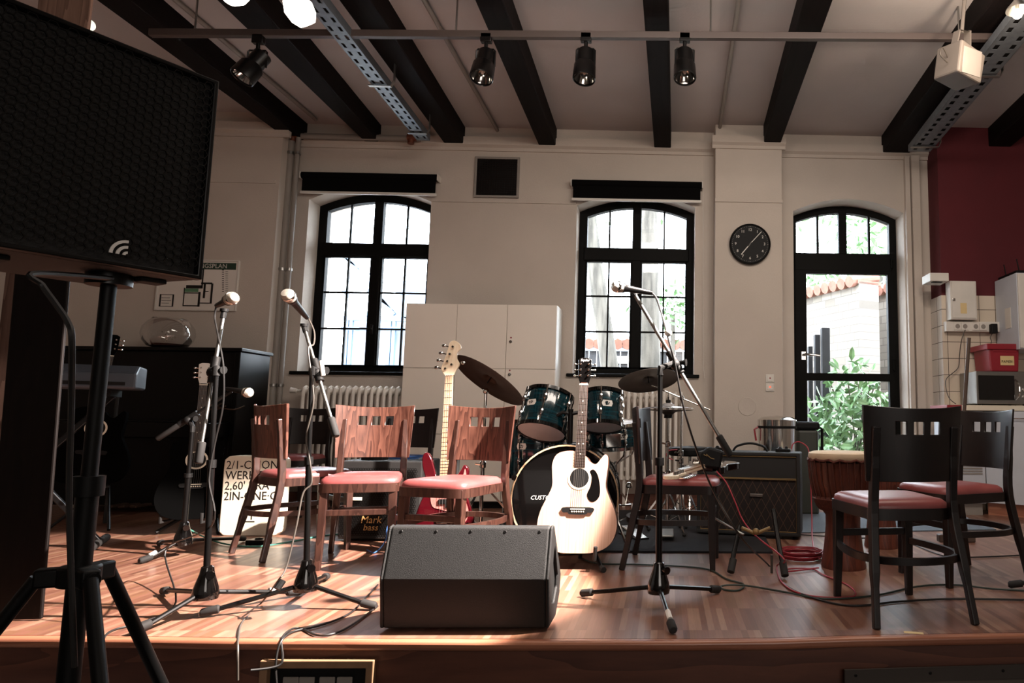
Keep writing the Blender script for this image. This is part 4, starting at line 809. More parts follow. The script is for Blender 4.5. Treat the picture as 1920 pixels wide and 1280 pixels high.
# guitars ----------------------------------------------------------
def strings(n, z0, z1, y, w0, w1, mt, par):
    b = MB()
    for i in range(n): k = i/(n-1)-.5; b.tube([(k*w0, y, z0), (k*w1, y-.001, z1)], .0007, 5)
    return b.build('strings', mt, par)
def flutes(out, k): return sp2(out, k)
def acoustic(name, label, cat, M, m_top, m_side, headcol, logo=None, black=False):
    t = thing(name, label, cat, M.translation, rot=M.to_euler())
    half = [(0, 0), (.10, .006), (.175, .045), (.208, .125), (.198, .21), (.160, .295), (.142, .345), (.146, .41), (.150, .455)]
    right = half+[(.148, .50), (.132, .512), (.112, .49), (.085, .46), (.05, .475), (.03, .50)]
    left = [(-x, z) for x, z in [(.028, .527), (.09, .525), (.13, .505), (.148, .46)]+half[:0:-1][1:]]
    o = sp2(right+left, 4)
    b = MB(); b.prism(o, .0, .105, 'XZ'); b.build('body', m_side, t, 40)
    b = MB(); b.prism([(x*.992, .26+(z-.26)*.994) for x, z in o], -.0035, .0, 'XZ'); b.build('soundboard', m_top, t, 40)
    b = MB(); b.lathe([(.05, .0), (.05, .0015)], 36, T(0, -.0035, .385) @ RX(math.pi/2)); b.build('soundhole', m_blk, t)
    b = MB(); b.ring([(.062*math.cos(i*math.pi/18), .385+.062*math.sin(i*math.pi/18)) for i in range(36)], [(.051*math.cos(i*math.pi/18), .385+.051*math.sin(i*math.pi/18)) for i in range(36)], -.0055, -.003); b.build('rosette', m_cream, t, 0)
    if not black: b = MB(); b.prism(sp2([(.055, .42), (.075, .43), (.098, .40), (.112, .34), (.11, .29), (.085, .265), (.06, .268), (.045, .30), (.062, .345), (.066, .39)], 4), -.0055, -.0035); b.build('pickguard', m_blkg, t, 0)
    b = MB(); b.prism(sp2([(-.08, .232), (0, .234), (.08, .232), (.078, .208), (.05, .206), (.04, .197), (-.04, .197), (-.05, .206), (-.078, .208)], 3), -.013, -.003); br = b.build('bridge', m_blk, t, 0)
    b = MB(); b.box(-.038, .038, -.017, -.012, .222, .227)
    b.build('saddle', m_cream, br)
    for i in range(6): b = MB(); b.ball(((i-2.5)*.012, -.013, .211), .0042, 8); b.build('bridge_pin', m_cream, br)
    b = MB(); b.prism([(-.028, .44), (.028, .44), (.022, .885), (-.022, .885)], -.008, -.001); b.k = 1; q = .885-.227
    for i in range(1, 21):
        z = .227+q*2**(-i/12)
        if z > .445: w = .022+(.885-z)/.445*.006; b.box(-w, w, -.0095, -.0075, z-.0011, z+.0011)
    fb = b.build('fretboard', [m_rose, m_brass], t, 0)
    for i in (3, 5, 7, 9, 12, 15):
        z = .227+q*(2**(-i/12)+2**(-(i-1)/12))/2
        for x in ((-.012, .012) if i == 12 else (0,)): b = MB(); b.lathe([(.0034, 0), (.0034, .001)], 10, T(x, -.008, z) @ RX(math.pi/2)); b.build('fret_marker', m_cream, fb)
    b = MB(); b.prism([(-.026, .50), (.026, .50), (.021, .9), (-.021, .9)], -.001, .02); b.build('neck', m_side if black else m_chair, t, 0, bevel=.006)
    b = MB(); b.box(-.023, .023, -.011, .002, .885, .892); b.build('nut', m_cream, t)
    hd = MB(); hd.prism([(-.021, .89), (.021, .89), (.034, .93), (.036, 1.03), (.018, 1.04), (-.018, 1.04), (-.036, 1.03), (-.034, .93)], .004, .018); hp = hd.build('headstock', headcol, t, 0, bevel=.003)
    for s in (-1, 1):
        for z in (.94, .972, 1.004):
            b = MB(); b.lathe([(.0055, 0), (.0055, .012), (.003, .014)], 12, T(s*.022, .004, z) @ RX(math.pi/2)); b.tube([(s*.034, .014, z), (s*.052, .014, z)], .003, 8); b.ball((s*.055, .014, z), (.008, .005, .007), 10); b.build('tuner', m_chr, hp)
    if logo: text('logo_lettering', logo, .02, m_wtext, hp, T(0, .003, 1.026) @ FRONT, shear=.2)
    strings(6, .215, .89, -.0125, .056, .036, m_steel, t); return t
def lean(px, py, Y, zb, back, roll=0, yaw=0):
    p = atY(px, py, Y); return T(p.x, Y, zb) @ RZ(yaw) @ RY(roll) @ RX(-back)
acoustic('acoustic_guitar', 'natural spruce acoustic guitar with black pickguard standing before the drum kit', 'guitar', lean(1080, 1020, 3.72, .085, .12, .008), m_spruce, m_chair, m_blkg, 'Squier')
t = thing('guitar_stand', 'small black stand holding the natural acoustic guitar', 'guitar stand', (atY(1080, 1020, 3.78).x, 3.78, 0))
b = MB(); b.tube([(0, .22, .42), (0, .20, .05), (0, .2, .01)], .011, 8); b.tube([(-.06, .2, .42), (.06, .2, .42)], .012, 8); b.build('upright', m_blkm, t)
for s in (-1, 1):
    b = MB(); b.tube([(s*.02, .2, .16), (s*.10, .06, .075), (s*.11, -.11, .062)], .010, 8); b.tube([(s*.11, -.11, .062), (s*.115, -.12, .13)], .010, 8); b.build('arm', m_rub, t)
    b = MB(); b.tube([(s*.02, .2, .16), (s*.15, -.10, .015)], .011, 8); l = b.build('leg', m_blkm, t); b = MB(); b.tube([(s*.145, -.085, .02), (s*.16, -.125, .016)], .015, 10); b.build('rubber_foot', m_rub, l)
acoustic('acoustic_guitar', 'black acoustic guitar with a pale soundhole ring standing by the piano', 'guitar', lean(358, 985, 4.75, .10, .10, .0, .55), m_bguit, m_bguit, m_wht2, None, True)
t = thing('guitar_stand', 'black stand under the black acoustic guitar', 'guitar stand', (atY(352, 985, 4.75).x, 4.8, 0))
b = MB(); b.tube([(0, .22, .4), (0, .2, .02)], .012, 8); b.build('upright', m_blkm, t)
for s in (-1, 1): b = MB(); b.tube([(0, .2, .2), (s*.13, -.04, .09), (s*.13, -.12, .09), (s*.13, -.12, .15)], .010, 8); b.build('arm', m_rub, t); b = MB(); b.tube([(0, .2, .2), (s*.2, -.05, .015)], .012, 8); b.build('leg', m_blkm, t)
acoustic('acoustic_guitar', 'guitar headstock with black pegs rising behind the loudspeaker pole', 'guitar', lean(172, 790, 4.9, .30, .05, .06, .5), m_bguit, m_bguit, m_bguit, None, True)
p = atY(172, 790, 4.9); t = thing('guitar_stand', 'dark tall stand holding the guitar behind the loudspeaker pole', 'guitar stand', (p.x, 5.06, 0))
b = MB(); b.tube([(0, .04, .02), (0, .04, 1.0)], .012, 8); b.tube([(-.05, -.02, 1.0), (-.05, .04, 1.0), (.05, .04, 1.0), (.05, -.02, 1.0)], .009, 8); b.build('upright', m_rub, t)
for s in (-1, 1): b = MB(); b.tube([(0, .04, .28), (s*.09, -.08, .285), (s*.09, -.2, .285)], .009, 8); b.build('arm', m_rub, t); b = MB(); b.tube([(0, .04, .3), (s*.2, -.18, .01)], .010, 8); b.build('leg', m_blkm, t)
t = thing('keyboard_stand', 'low dark stand of the grey stage keyboard at left', 'stand', (-3.67, 4.17, 0), .5)
for s in (-1, 1): b = MB(); b.bar([(-.35*s, .0, .03), (.35*s, .0, .89)], .04, .03, up=(0, 1, 0)); b.build('leg', m_blkm, t, 0, bevel=.004)
for x in (-.35, .35): b = MB(); b.tube([(x, -.22, .022), (x, .22, .022)], .022, 12); b.build('foot_bar', m_rub, t); b = MB(); b.bar([(x, -.17, .907), (x, .17, .907)], .04, .03); b.build('top_bar', m_blkm, t, 0)
A, B = atY(150, 690, 4.2), atY(271, 720, 4.2); t = thing('stage_keyboard', 'grey covered stage keyboard in the shade of the foreground loudspeaker', 'keyboard', (B.x-.05, 4.2, .93), .5)
b = MB(); b.prism([(0, 0), (.36, 0), (.36, .14), (.10, .14), (0, .09)], -.85, 0, 'YZ'); b.build('case', m_graypan, t, 0, bevel=.012)
b = MB(); b.box(-.8, -.05, -.002, .0, .02, .04); b.build('front_strip', m_blk, t)
# bass guitar ------------------------------------------------------
def solid(name, label, cat, M, body, m_body, zn, zt, nstr, m_neck, m_fb, pick, m_pick, head, m_head, tun, bridge, pickups, extra=None, scale0=None):
    t = thing(name, label, cat, M.translation, rot=M.to_euler())
    o = sp2(body, 5); b = MB(); b.prism(o, -.0, .04); b.build('body', m_body, t, 40, bevel=.008)
    if pick: b = MB(); b.prism(sp2(pick, 4), -.003, .0); b.build('pickguard', m_pick, t, 0)
    for x, z, w, h in pickups: b = MB(); b.box(x-w/2, x+w/2, -.012, -.002, z-h/2, z+h/2); b.build('pickup', m_blk, t, bevel=.003)
    b = MB(); b.box(-.04, .04, -.014, 0, bridge-.02, bridge+.02); b.build('bridge', m_chr, t, bevel=.003)
    for x, z in ((.1, bridge+.05), (.125, bridge+.015), (.14, bridge-.03)): b = MB(); b.lathe([(.012, 0), (.011, .014)], 14, T(x, -.002, z) @ RX(math.pi/2)); b.build('knob', m_chr, t)
    sc = zt-bridge; b = MB(); b.prism([(-.031, zn), (.031, zn), (.0215, zt), (-.0215, zt)], -.012, -.006); nk = MB(); nk.prism([(-.030, zn+.0), (.030, zn+.0), (.021, zt), (-.021, zt)], -.006, .012); nk.build('neck', m_neck, t, 0, bevel=.005); b.k = 1
    for i in range(1, 22):
        z = bridge+sc*2**(-i/12)
        if z > zn: w = .0215+(zt-z)/(zt-zn)*.0095; b.box(-w, w, -.0135, -.0115, z-.0012, z+.0012)
    fb = b.build('fretboard', [m_fb, m_chr], t, 0)
    for i in (3, 5, 7, 9, 12, 15, 17):
        z = bridge+sc*(2**(-i/12)+2**(-(i-1)/12))/2
        if z > zn: b = MB(); b.lathe([(.004, 0), (.004, .001)], 10, T(0, -.012, z) @ RX(math.pi/2)); b.build('fret_marker', m_cream, fb)
    b = MB(); b.box(-.022, .022, -.015, -.004, zt, zt+.006); b.build('nut', m_cream, t)
    b = MB(); b.prism([(x, zt+z) for x, z in sp2(head, 4)], -.006, .012); hp = b.build('headstock', m_head, t, 0, bevel=.003)
    for x, z, s in tun:
        b = MB(); b.lathe([(.008, 0), (.007, .016)], 12, T(x, -.006, zt+z) @ RX(math.pi/2)); b.tube([(x+s*.02, .006, zt+z+.003), (x+s*.052, .006, zt+z+.012)], .004, 8); b.ball((x+s*.062, .006, zt+z+.014), (.014, .004, .011), 10); b.build('tuner', m_chr, hp)
    strings(nstr, bridge, zt+.01, -.018, .05, .034, m_steel, t); return t
body = [(0, 0), (.10, .012), (.155, .06), (.165, .13), (.135, .22), (.118, .28), (.125, .34), (.128, .40), (.105, .425), (.082, .39), (.05, .355), (0, .35), (-.05, .36), (-.07, .41), (-.09, .47), (-.115, .505), (-.14, .49), (-.142, .43), (-.12, .35), (-.122, .27), (-.15, .2), (-.172, .12), (-.155, .05), (-.09, .01)]
Mb = lean(832, 1000, 4.18, .075, .11, -.045)
solid('bass_guitar', 'red electric bass guitar with a pale headstock standing behind the third chair', 'guitar', Mb, body, m_redg, .33, .965, 4, m_maple, m_pau, [(.0, .33), (.06, .34), (.10, .36), (.112, .40), (.12, .36), (.11, .29), (.12, .22), (.14, .15), (.12, .09), (.07, .10), (.03, .15), (-.02, .17), (-.07, .19), (-.085, .26), (-.07, .32)], m_pearl,
      [(-.022, 0), (.022, 0), (.035, .022), (.058, .062), (.057, .08), (.043, .108), (.046, .145), (.062, .163), (.066, .18), (.05, .205), (.025, .22), (.0, .212), (-.009, .19), (-.02, .145), (-.034, .1), (-.05, .052), (-.045, .03)], m_maple, [(-.021, .042, -1), (-.01, .087, -1), (.003, .132, -1), (.02, .178, -1), (.016, .066, 1)], .11, [(-.01, .215, .05, .03), (.03, .195, .05, .03)])
t = thing('guitar_stand', 'black tubular stand holding the red bass guitar', 'guitar stand', (Mb.translation.x, 4.25, 0))
b = MB(); b.tube([(-.03, .26, .62), (-.03, .2, .03)], .012, 8); b.tube([(-.09, .23, .60), (-.09, .27, .58), (.05, .27, .58), (.05, .23, .60)], .012, 8); b.build('upright', m_rub, t)
for s in (-1, 1): b = MB(); b.tube([(0, .2, .2), (s*.10, .05, .07), (s*.11, -.10, .06), (s*.11, -.11, .10)], .011, 8); b.build('arm', m_rub, t); b = MB(); b.tube([(0, .2, .2), (s*.18, -.08, .015)], .012, 8); b.build('leg', m_blkm, t)
# electric guitar lying on the chair: headstock to the viewer
p = Vector((.06, 3.60, .505)); q = Vector((.33, 4.36, .53)); zax = (p-q).normalized(); xax = zax.cross(Vector((0, 0, 1))).normalized(); yax = zax.cross(xax); Mg = Matrix((xax, yax, zax)).transposed().to_4x4(); Mg.translation = q
gb = [(0, 0), (.09, .01), (.15, .06), (.155, .13), (.12, .2), (.112, .25), (.13, .32), (.12, .355), (.09, .33), (.05, .29), (0, .285), (-.05, .30), (-.08, .36), (-.115, .395), (-.135, .37), (-.125, .29), (-.115, .24), (-.14, .17), (-.155, .1), (-.12, .03)]
solid('electric_guitar', 'electric guitar with maple headstock lying across the seat of the shade-darkened chair', 'guitar', Mg, gb, m_blkg, .28, .755, 6, m_maple, m_pau, [(.0, .28), (.05, .28), (.09, .25), (.11, .15), (.07, .09), (.03, .13), (-.05, .16), (-.08, .24)], m_cream,
      [(-.021, 0), (.021, 0), (.03, .02), (.032, .06), (.03, .13), (.028, .19), (.0, .205), (-.03, .19), (-.045, .165), (-.034, .14), (-.035, .08), (-.04, .03)], m_maple, [(-.02, .03+.025*k, -1) for k in range(6)], .10, [(0, .15, .07, .018), (0, .21, .07, .018), (0, .26, .07, .018)])
# pouch
A = atY(1332, 858, 4.0); b = MB(); b.prism([(-.07, -.05), (.055, -.065), (.075, .04), (-.01, .065), (-.055, .03)], -.03, .03); o = b.build('cable_pouch', m_blk, None, 0, bevel=.015); o.location = A; tag(o, 'small black pouch with a gold squiggle hanging beside the electric guitar', 'pouch')
b = MB(); b.tube([(-.04, -.032, .02), (-.02, -.033, .01), (-.025, -.033, .022), (.0, -.033, .0), (.02, -.033, -.005)], .0022, 6); b.build('squiggle', m_gold, o)
cable([atY(1344, 884, 3.95), atY(1362, 905, 3.9), atY(1378, 940, 3.85), atY(1393, 975, 3.8), atY(1418, 1005, 3.7), atZ(1447, 1020, .12)+Vector((0, -.4, 0)), atZ(1457, 1060, .01), atZ(1462, 1085, .006), atZ(1485, 1106, .006), atZ(1530, 1118, .006), atZ(1600, 1118, .006), atZ(1592, 1098, .006), atZ(1545, 1078, .006), atZ(1522, 1066, .006), atZ(1480, 1066, .006), atZ(1478, 1071, .01), atZ(1535, 1064, .012)], .004, 'red cable dropping from the electric guitar to the floor and looping right', m_rcab)
b = MB(); c0 = atZ(1502, 1046, .0)
for k in range(6): rr = .105+.006*(k % 3); b.tube([(rr*1.05*math.cos(a*.2618)+random.uniform(-.004, .004), rr*math.sin(a*.2618), .008+.007*k+random.uniform(-.002, .002)) for a in range(24)], .0045, 6, True)
b.build('coil', m_rcab, None).name = 'cable_coil'; o = bpy.data.objects['cable_coil']; o.location = c0; tag(o, 'coiled red cable on the floor left of the front djembe', 'cable')
cable([atY(1484, 842, 4.78), atY(1487, 832, 4.78), atY(1498, 828, 4.78), atY(1512, 836, 4.75), atY(1517, 849, 4.72), atY(1519, 880, 4.68), atY(1522, 960, 4.62), atY(1523, 1010, 4.4), atZ(1530, 1040, .02), atZ(1538, 1048, .02)], .004, 'red cable arching from the guitar amplifier top down its right side', m_rcab)
cable([atY(1262, 862, 4.85), atY(1251, 856, 4.85), atY(1250, 850, 4.85), atY(1256, 844, 4.85), atY(1270, 843, 4.85)], .004, 'short red cable loop left of the drum throne', m_rcab)
# folding stand in front of the amp
A = atY(1417, 996, 3.68); t = thing('folding_stand', 'black folding guitar stand with pale bracket before the diamond pattern amplifier', 'guitar stand', (A.x, 3.68, 0))
for i, f in enumerate(((1370, 1072), (1472, 1079))):
    f = atZ(*f, .02)-Vector((A.x, 3.68, 0)); top = atY((1388, 1450)[i], (985, 955)[i], 3.75)-Vector((A.x, 3.68, 0))
    b = MB(); b.tube([top, top*.4+f*.6+Vector((0, .03, 0)), f], .013, 10); l = b.build('leg', m_blkm, t); d = (f-top).normalized(); b = MB(); b.tube([f-d*.07, f], .019, 12); b.build('rubber_foot', m_rub, l)
b = MB(); z = A.z; b.tube([(-.075, 0, z+.02), (-.01, 0, z-.008), (.01, 0, z-.008), (.075, 0, z+.02)], [.008, .010, .010, .008], 8); b.ball((0, -.005, z), .018, 10); b.build('bracket', m_gold, t)
b = MB(); q0 = atY(1447, 1040, 3.66)-Vector((A.x, 3.68, 0)); q1 = atY(1447, 1074, 3.66)-Vector((A.x, 3.68, 0)); b.tube([q0, q1], .007, 8); b.build('pale_strut', m_ycab, t)
b = MB(); b.tube([atY(1338, 970, 3.8)-Vector((A.x, 3.68, 0)), (-.06, .02, z-.02)], .006, 8); b.build('rod', m_steel, t)
# ================================================================ CUPBOARD
YC = 6.1; A, B, = atY(762, 568, YC), atY(1045, 571, YC); w = B.x-A.x; zt = A.z
t = thing('cupboard', 'tall white cupboard with nine doors between the windows', 'cupboard', (A.x, YC, 0))
b = MB(); b.box(0, w, .02, D-YC-.03, .06, zt); b.build('carcass', m_white, t, 0, bevel=.002)
b = MB(); b.box(.02, w-.02, .06, D-YC-.06, 0, .06); b.build('plinth', m_blk, t)
xs = [0, (atY(858, 569, YC).x-A.x), (atY(952, 570, YC).x-A.x), w]; zs = [.065, .065+(zt-.065)/3, .065+(zt-.065)*2/3, zt]
for i in range(3):
    for j in range(3):
        b = MB(); b.box(xs[i]+.002, xs[i+1]-.002, 0, .019, zs[j]+.002, zs[j+1]-.002); d_ = b.build('door', m_cab, t, 0, bevel=.0015)
        if i == 2 and j > 0: 
            z = zs[j]+(.24 if j == 2 else .52)
            b = MB(); b.lathe([(.014, 0), (.013, .008), (.004, .009)], 16, T(xs[i]+.04, 0, z) @ RX(math.pi/2)); b.build('lock', m_chr, d_)
            b = MB(); b.lathe([(.007, 0), (.007, .003)], 12, T(xs[i]+.04, 0, z+.035) @ RX(math.pi/2)); b.build('red_dot', m_redp, d_)
q = atY(845, 566, 6.25); b = MB(); b.box(0, .68, 0, .14, 0, .012); o = b.build('flat_board', m_seam); o.location = (q.x, 6.25, zt+.0005); tag(o, 'thin dark board lying on top of the white cupboard', 'board')
# ================================================================ DRUMS
t = thing('drum_carpet', 'dark carpet laid under the drum kit', 'carpet', (0, 0, 0)); bpy.data.objects.remove(t)
A, B = atZ(935, 1036), atZ(1440, 1034); b = MB(); b.prism([(A.x-.1, A.y+.02), (B.x+.02, A.y), (B.x+.12, 6.0), (A.x-.35, 6.02)], 0, .012, 'XY'); tag(b.build('carpet', m_carpet, None, 0), 'dark carpet laid under the drum kit', 'carpet')
def drum(name, label, M, r, h, cat='drum', wood_hoop=False, heads=(True, True), nl=8, m_front=None, group=None, badge=None, hoopm=None, bs=1.0, shell=True):
    """axis along local Z, bottom head at z=0"""
    t = thing(name, label, cat, M.translation, rot=M.to_euler(), group=group); hm = hoopm or m_blkg; n = 44
    b = MB(); b.lathe([(r*.985, .004), (r, .012), (r, h-.012), (r*.985, h-.004)], n, None, False); b.build('shell', m_blue, t)
    for z, mm in ((.0, m_front or m_head), (h, m_head)):
        b = MB(); b.lathe([(r*.99, z-.002), (r*.99, z+.002)], n); b.build('drum_head', mm, t)
    hw = .045 if wood_hoop else .022; ho = .012 if wood_hoop else .010
    for z, s in ((0, -1), (h, 1)):
        z0_, z1_ = (z-hw*.45, z+hw*.55) if s < 0 else (z-hw*.55, z+hw*.45)
        b = MB(); b.lathe([(r+.002, z0_), (r+ho, z0_), (r+ho, z1_), (r+.002, z1_), (r+.002, z0_)], n, None, False); hp_ = b.build('hoop', m_blk if wood_hoop else hm, t)
        if wood_hoop:
            b = MB(); zz = z0_-.001 if s < 0 else z1_+.001; b.lathe([(r+.002, zz-.001), (r+ho-.001, zz-.001), (r+ho-.001, zz+.001), (r+.002, zz+.001), (r+.002, zz-.001)], n, None, False); b.build('hoop_edge', m_hoopw, hp_)
    for k in range(nl):
        a = 2*math.pi*(k+.5)/nl; d = Vector((math.cos(a), math.sin(a), 0))
        b = MB(); b.ball(d*(r+.012)+Vector((0, 0, h*.28)), (.014, .014, .028), 8); b.ball(d*(r+.012)+Vector((0, 0, h*.72)), (.014, .014, .028), 8); b.tube([d*(r+.014)+Vector((0, 0, -.01)), d*(r+.014)+Vector((0, 0, h+.01))], .0045, 6); b.build('lug', m_chr if not wood_hoop else m_blkm, t)
        if wood_hoop and k % 2 == 0:
            b = MB(); b.box(-.016, .016, -.012, .012, -.03, .03, T(*(d*(r+.016))) @ RZ(a+math.pi/2)); b.build('claw', m_blkm, t, 0, bevel=.005)
    if badge is not None:
        P_ = []; 
        for a_, z_ in ((-.028, .0), (-.022, .014), (.022, .014), (.028, 0), (.022, -.014), (-.022, -.014)): an = badge+a_*1.25*bs/r; P_.append(((r+.002)*math.cos(an), (r+.002)*math.sin(an), h*.55+z_*1.4*bs))
        b = MB(); b.add(P_+[(x*1.012, y*1.012, z) for x, y, z in P_], [tuple(range(6)), tuple(reversed(range(6, 12)))]+[(i, (i+1) % 6, (i+1) % 6+6, i+6) for i in range(6)]); bd = b.build('badge', m_wtext, t, 0)
        b = MB()
        for a_, z_ in ((-.012, .004), (0, .006), (.010, .003), (-.008, -.007), (.006, -.006)): an = badge+a_*bs/r; b.ball(((r+.0045)*math.cos(an), (r+.0045)*math.sin(an), h*.55+z_*bs), (.0042, .002, .004), 6)
        b.build('badge_lettering', m_ink, bd)
    return t
# bass drum, axis along Y
RB = .300; pc = atY(1060, 930, 4.13); Mk = T(pc.x, 4.13, RB+.018) @ RZ(.05) @ RX(-math.pi/2)
kd = drum('bass_drum', 'big bass drum with black front head behind the acoustic guitar', Mk, RB, .40, wood_hoop=True, m_front=m_blkg)
tx = T(-.145, .03+.0, -.004) @ RX(math.pi) ; 
text('head_lettering', 'CUSTOM SET', .034, m_wtext, kd, T(-.10, -.005, -.004) @ Matrix(((1, 0, 0, 0), (0, -1, 0, 0), (0, 0, -1, 0), (0, 0, 0, 1))), shear=.25)
for s in (-1, 1):
    b = MB(); b.tube([(s*RB*.92, RB*.25, .10), (s*RB*1.25, RB*.99, -.02)], .008, 8); b.build('spur', m_chr, kd)
b = MB(); b.tube([(0, -RB, .2), (0, -RB-.22, .2)], .017, 12); b.box(-.04, .04, -RB-.01, -RB+.005, .15, .25)
for s in (-1, 1): b.tube([(s*.0, -RB-.19, .2), (s*.05, -RB-.2, .2), (s*.11, -RB-.16, .21)], .012, 10)
b.build('tom_holder', m_blkm, kd)
def tilted(px, py, Y, tilt, roll): p = atY(px, py, Y); return T(*p) @ RY(roll) @ RX(-tilt)
drum('rack_tom', 'blue rack tom with pale lower head left of the guitar neck', tilted(1015, 809, 4.40, .42, .14), .148, .245, group='blue drums of the kit', badge=-2.15, nl=6)
drum('rack_tom', 'smaller blue rack tom with pale lower head right of the guitar neck', tilted(1129, 800, 4.42, .30, -.02), .125, .215, group='blue drums of the kit', badge=-1.25, nl=6)
p = atY(1005, 886, 4.75); ft = drum('floor_tom', 'blue floor tom mostly hidden behind the third chair and the bass drum', T(p.x, 4.75, .40), .19, .36, group='blue drums of the kit', badge=-1.92, nl=8)
for a in (-2.6, -.5, 1.6): b = MB(); d = Vector((math.cos(a), math.sin(a), 0))*.215; b.tube([d+Vector((0, 0, .2)), d+Vector((0, 0, -.33)), d*1.08+Vector((0, 0, -.382))], .007, 8); l = b.build('leg', m_chr, ft); b = MB(); b.ball(d*1.08+Vector((0, 0, -.375)), .013, 8); b.build('rubber_foot', m_rub, l)
p = atY(1155, 836, 4.80); sd = drum('snare_drum', 'blue snare drum to the right below the rack toms', T(p.x, 4.80, p.z) @ RX(.10) @ RY(-.05), .185, .155, group='blue drums of the kit', badge=-1.25, nl=8, hoopm=m_chr)
b = MB(); b.box(-.05, .05, -.20, -.178, .02, .11); b.build('strainer', m_chr, sd, bevel=.004)
def tripod(t, z0_, z1_, rr, an0, mt=m_chr, w=.012):
    for k in range(3):
        a = an0+k*2*math.pi/3; d = Vector((math.cos(a), math.sin(a), 0)); b = MB(); b.bar([d*.015+Vector((0, 0, z1_)), d*rr*.55+Vector((0, 0, (z0_+z1_)*.55)), d*rr+Vector((0, 0, .012))], w, w*.6); l = b.build('leg', mt, t, 0)
        b = MB(); b.ball(d*rr+Vector((0, 0, .014)), .014, 8); b.build('rubber_foot', m_rub, l); b = MB(); b.tube([d*rr*.6+Vector((0, 0, z1_*.42)), (0, 0, .07)], .004, 6); b.build('brace', mt, t)
t = thing('snare_stand', 'chrome stand under the blue snare drum', 'stand', (atY(1155, 836, 4.80).x, 4.80, .012)); zz = .50
b = MB(); b.tube([(0, 0, .08), (0, 0, zz-.02)], .012, 10); b.build('pole', m_chr, t); tripod(t, 0, .30, .25, .4)
for k in range(3): a = .9+k*2.094; b = MB(); b.tube([(0, 0, zz-.04), (.17*math.cos(a), .17*math.sin(a), zz+.025), (.19*math.cos(a), .19*math.sin(a), zz+.06)], .006, 8); b.build('basket_arm', m_chr, t)
def cymbal(name, label, px, py, Y, r, tilt, roll, mt, group='cymbals of the drum kit', both=False):
    p = atY(px, py, Y); M = T(*p) @ RY(roll) @ RX(tilt); t = thing(name, label, 'cymbal', p, rot=M.to_euler(), group=group)
    pr = [(.006, .034), (.03, .030), (.05, .014), (.062, .010), (r*.6, .005), (r*.95, .0), (r, -.003)]
    b = MB(); b.lathe(pr+[(q, z-.0015) for q, z in reversed(pr)], 56, None, False); b.build('plate', mt, t, 25)
    b = MB(); b.lathe([(.016, .034), (.018, .038), (.018, .05), (.012, .055)], 14); b.tube([(0, 0, -.02), (0, 0, .075)], .004, 8); b.build('felt_and_nut', m_blk, t)
    return t, M
def cstand(label, px, pyt, pyb, Y, boomto=None, an=.3, rr=.26, clamps=(), name='cymbal_stand', joint=True):
    p = atY(px, pyt, Y); c = Vector((p.x, Y, .012)); t = thing(name, label, 'stand', c); h = p.z-.012
    b = MB(); b.tube([(0, 0, .06), (0, 0, h*.5)], .0125, 12); b.build('lower_pole', m_chr, t); b = MB(); b.tube([(0, 0, h*.48), (0, 0, h)], .009, 12); b.build('upper_pole', m_chr, t)
    for z in (h*.5,)+tuple(clamps): b = MB(); b.lathe([(.018, z-.02), (.02, z-.015), (.02, z+.015), (.016, z+.02)], 12); b.tube([(-.015, -.01, z), (-.045, -.02, z+.006)], .006, 6); b.build('clamp', m_chr, t)
    b = MB(); b.ball((0, 0, h), .02, 12); b.build('tilter', m_chr, t)
    tripod(t, 0, h*.36, rr, an)
    if boomto: u = [atY(x, y, Y)-c for x, y in boomto]; b = MB(); b.tube(u, .006, 8); b.build('boom_arm', m_chr, t)
    return t
cymbal('crash_cymbal', 'dark bronze cymbal tilted steeply before the white cupboard', 917, 713, 4.5, .262, -.36, .52, m_brass)
cstand('chrome stand of the tilted dark cymbal, rising behind the third chair', 911, 733, 0, 4.54, an=.2, rr=.28)
cymbal('ride_cymbal', 'silvery grey cymbal below the right window', 1216, 713, 5.15, .226, -.33, -.16, m_silver)
cstand('chrome boom stand of the silvery cymbal, beside the tall right microphone stand', 1278, 746, 0, 5.2, boomto=[(1222, 722), (1278, 746), (1331, 768)], an=.7, rr=.2, clamps=(.52,))
p = atY(1253, 764, 4.85)
for dz_, fl, lab in ((.0, 0, 'upper bright hi-hat cymbal right of the tall microphone stand'), (-.014, 1, 'lower hi-hat cymbal turned upside down beneath the bright upper one')):
    t, M = cymbal('hi_hat_cymbal', lab, 1253, 764, 4.85, .176, .0, 0, m_hat if not fl else m_silver)
    t.location.z += dz_; t.rotation_euler = (math.pi if fl else 0, 0, 0)
    if fl: t.location.z -= .004
t = cstand('chrome hi-hat stand with rod and pedal', 1253, 776, 0, 4.85, an=1.1, rr=.21, name='hi_hat_stand', clamps=(.6,))
b = MB(); b.tube([(0, 0, .6), (0, 0, p.z+.10)], .003, 6); b.build('pull_rod', m_steel, t); b = MB(); b.lathe([(.03, p.z-.055), (.028, p.z-.03)], 14, T(0, 0, -.03)); b.build('seat_cup', m_blk, t)
b = MB(); b.box(-.045, .045, -.33, -.05, .02, .035); b.build('pedal', m_steel, t, bevel=.005)
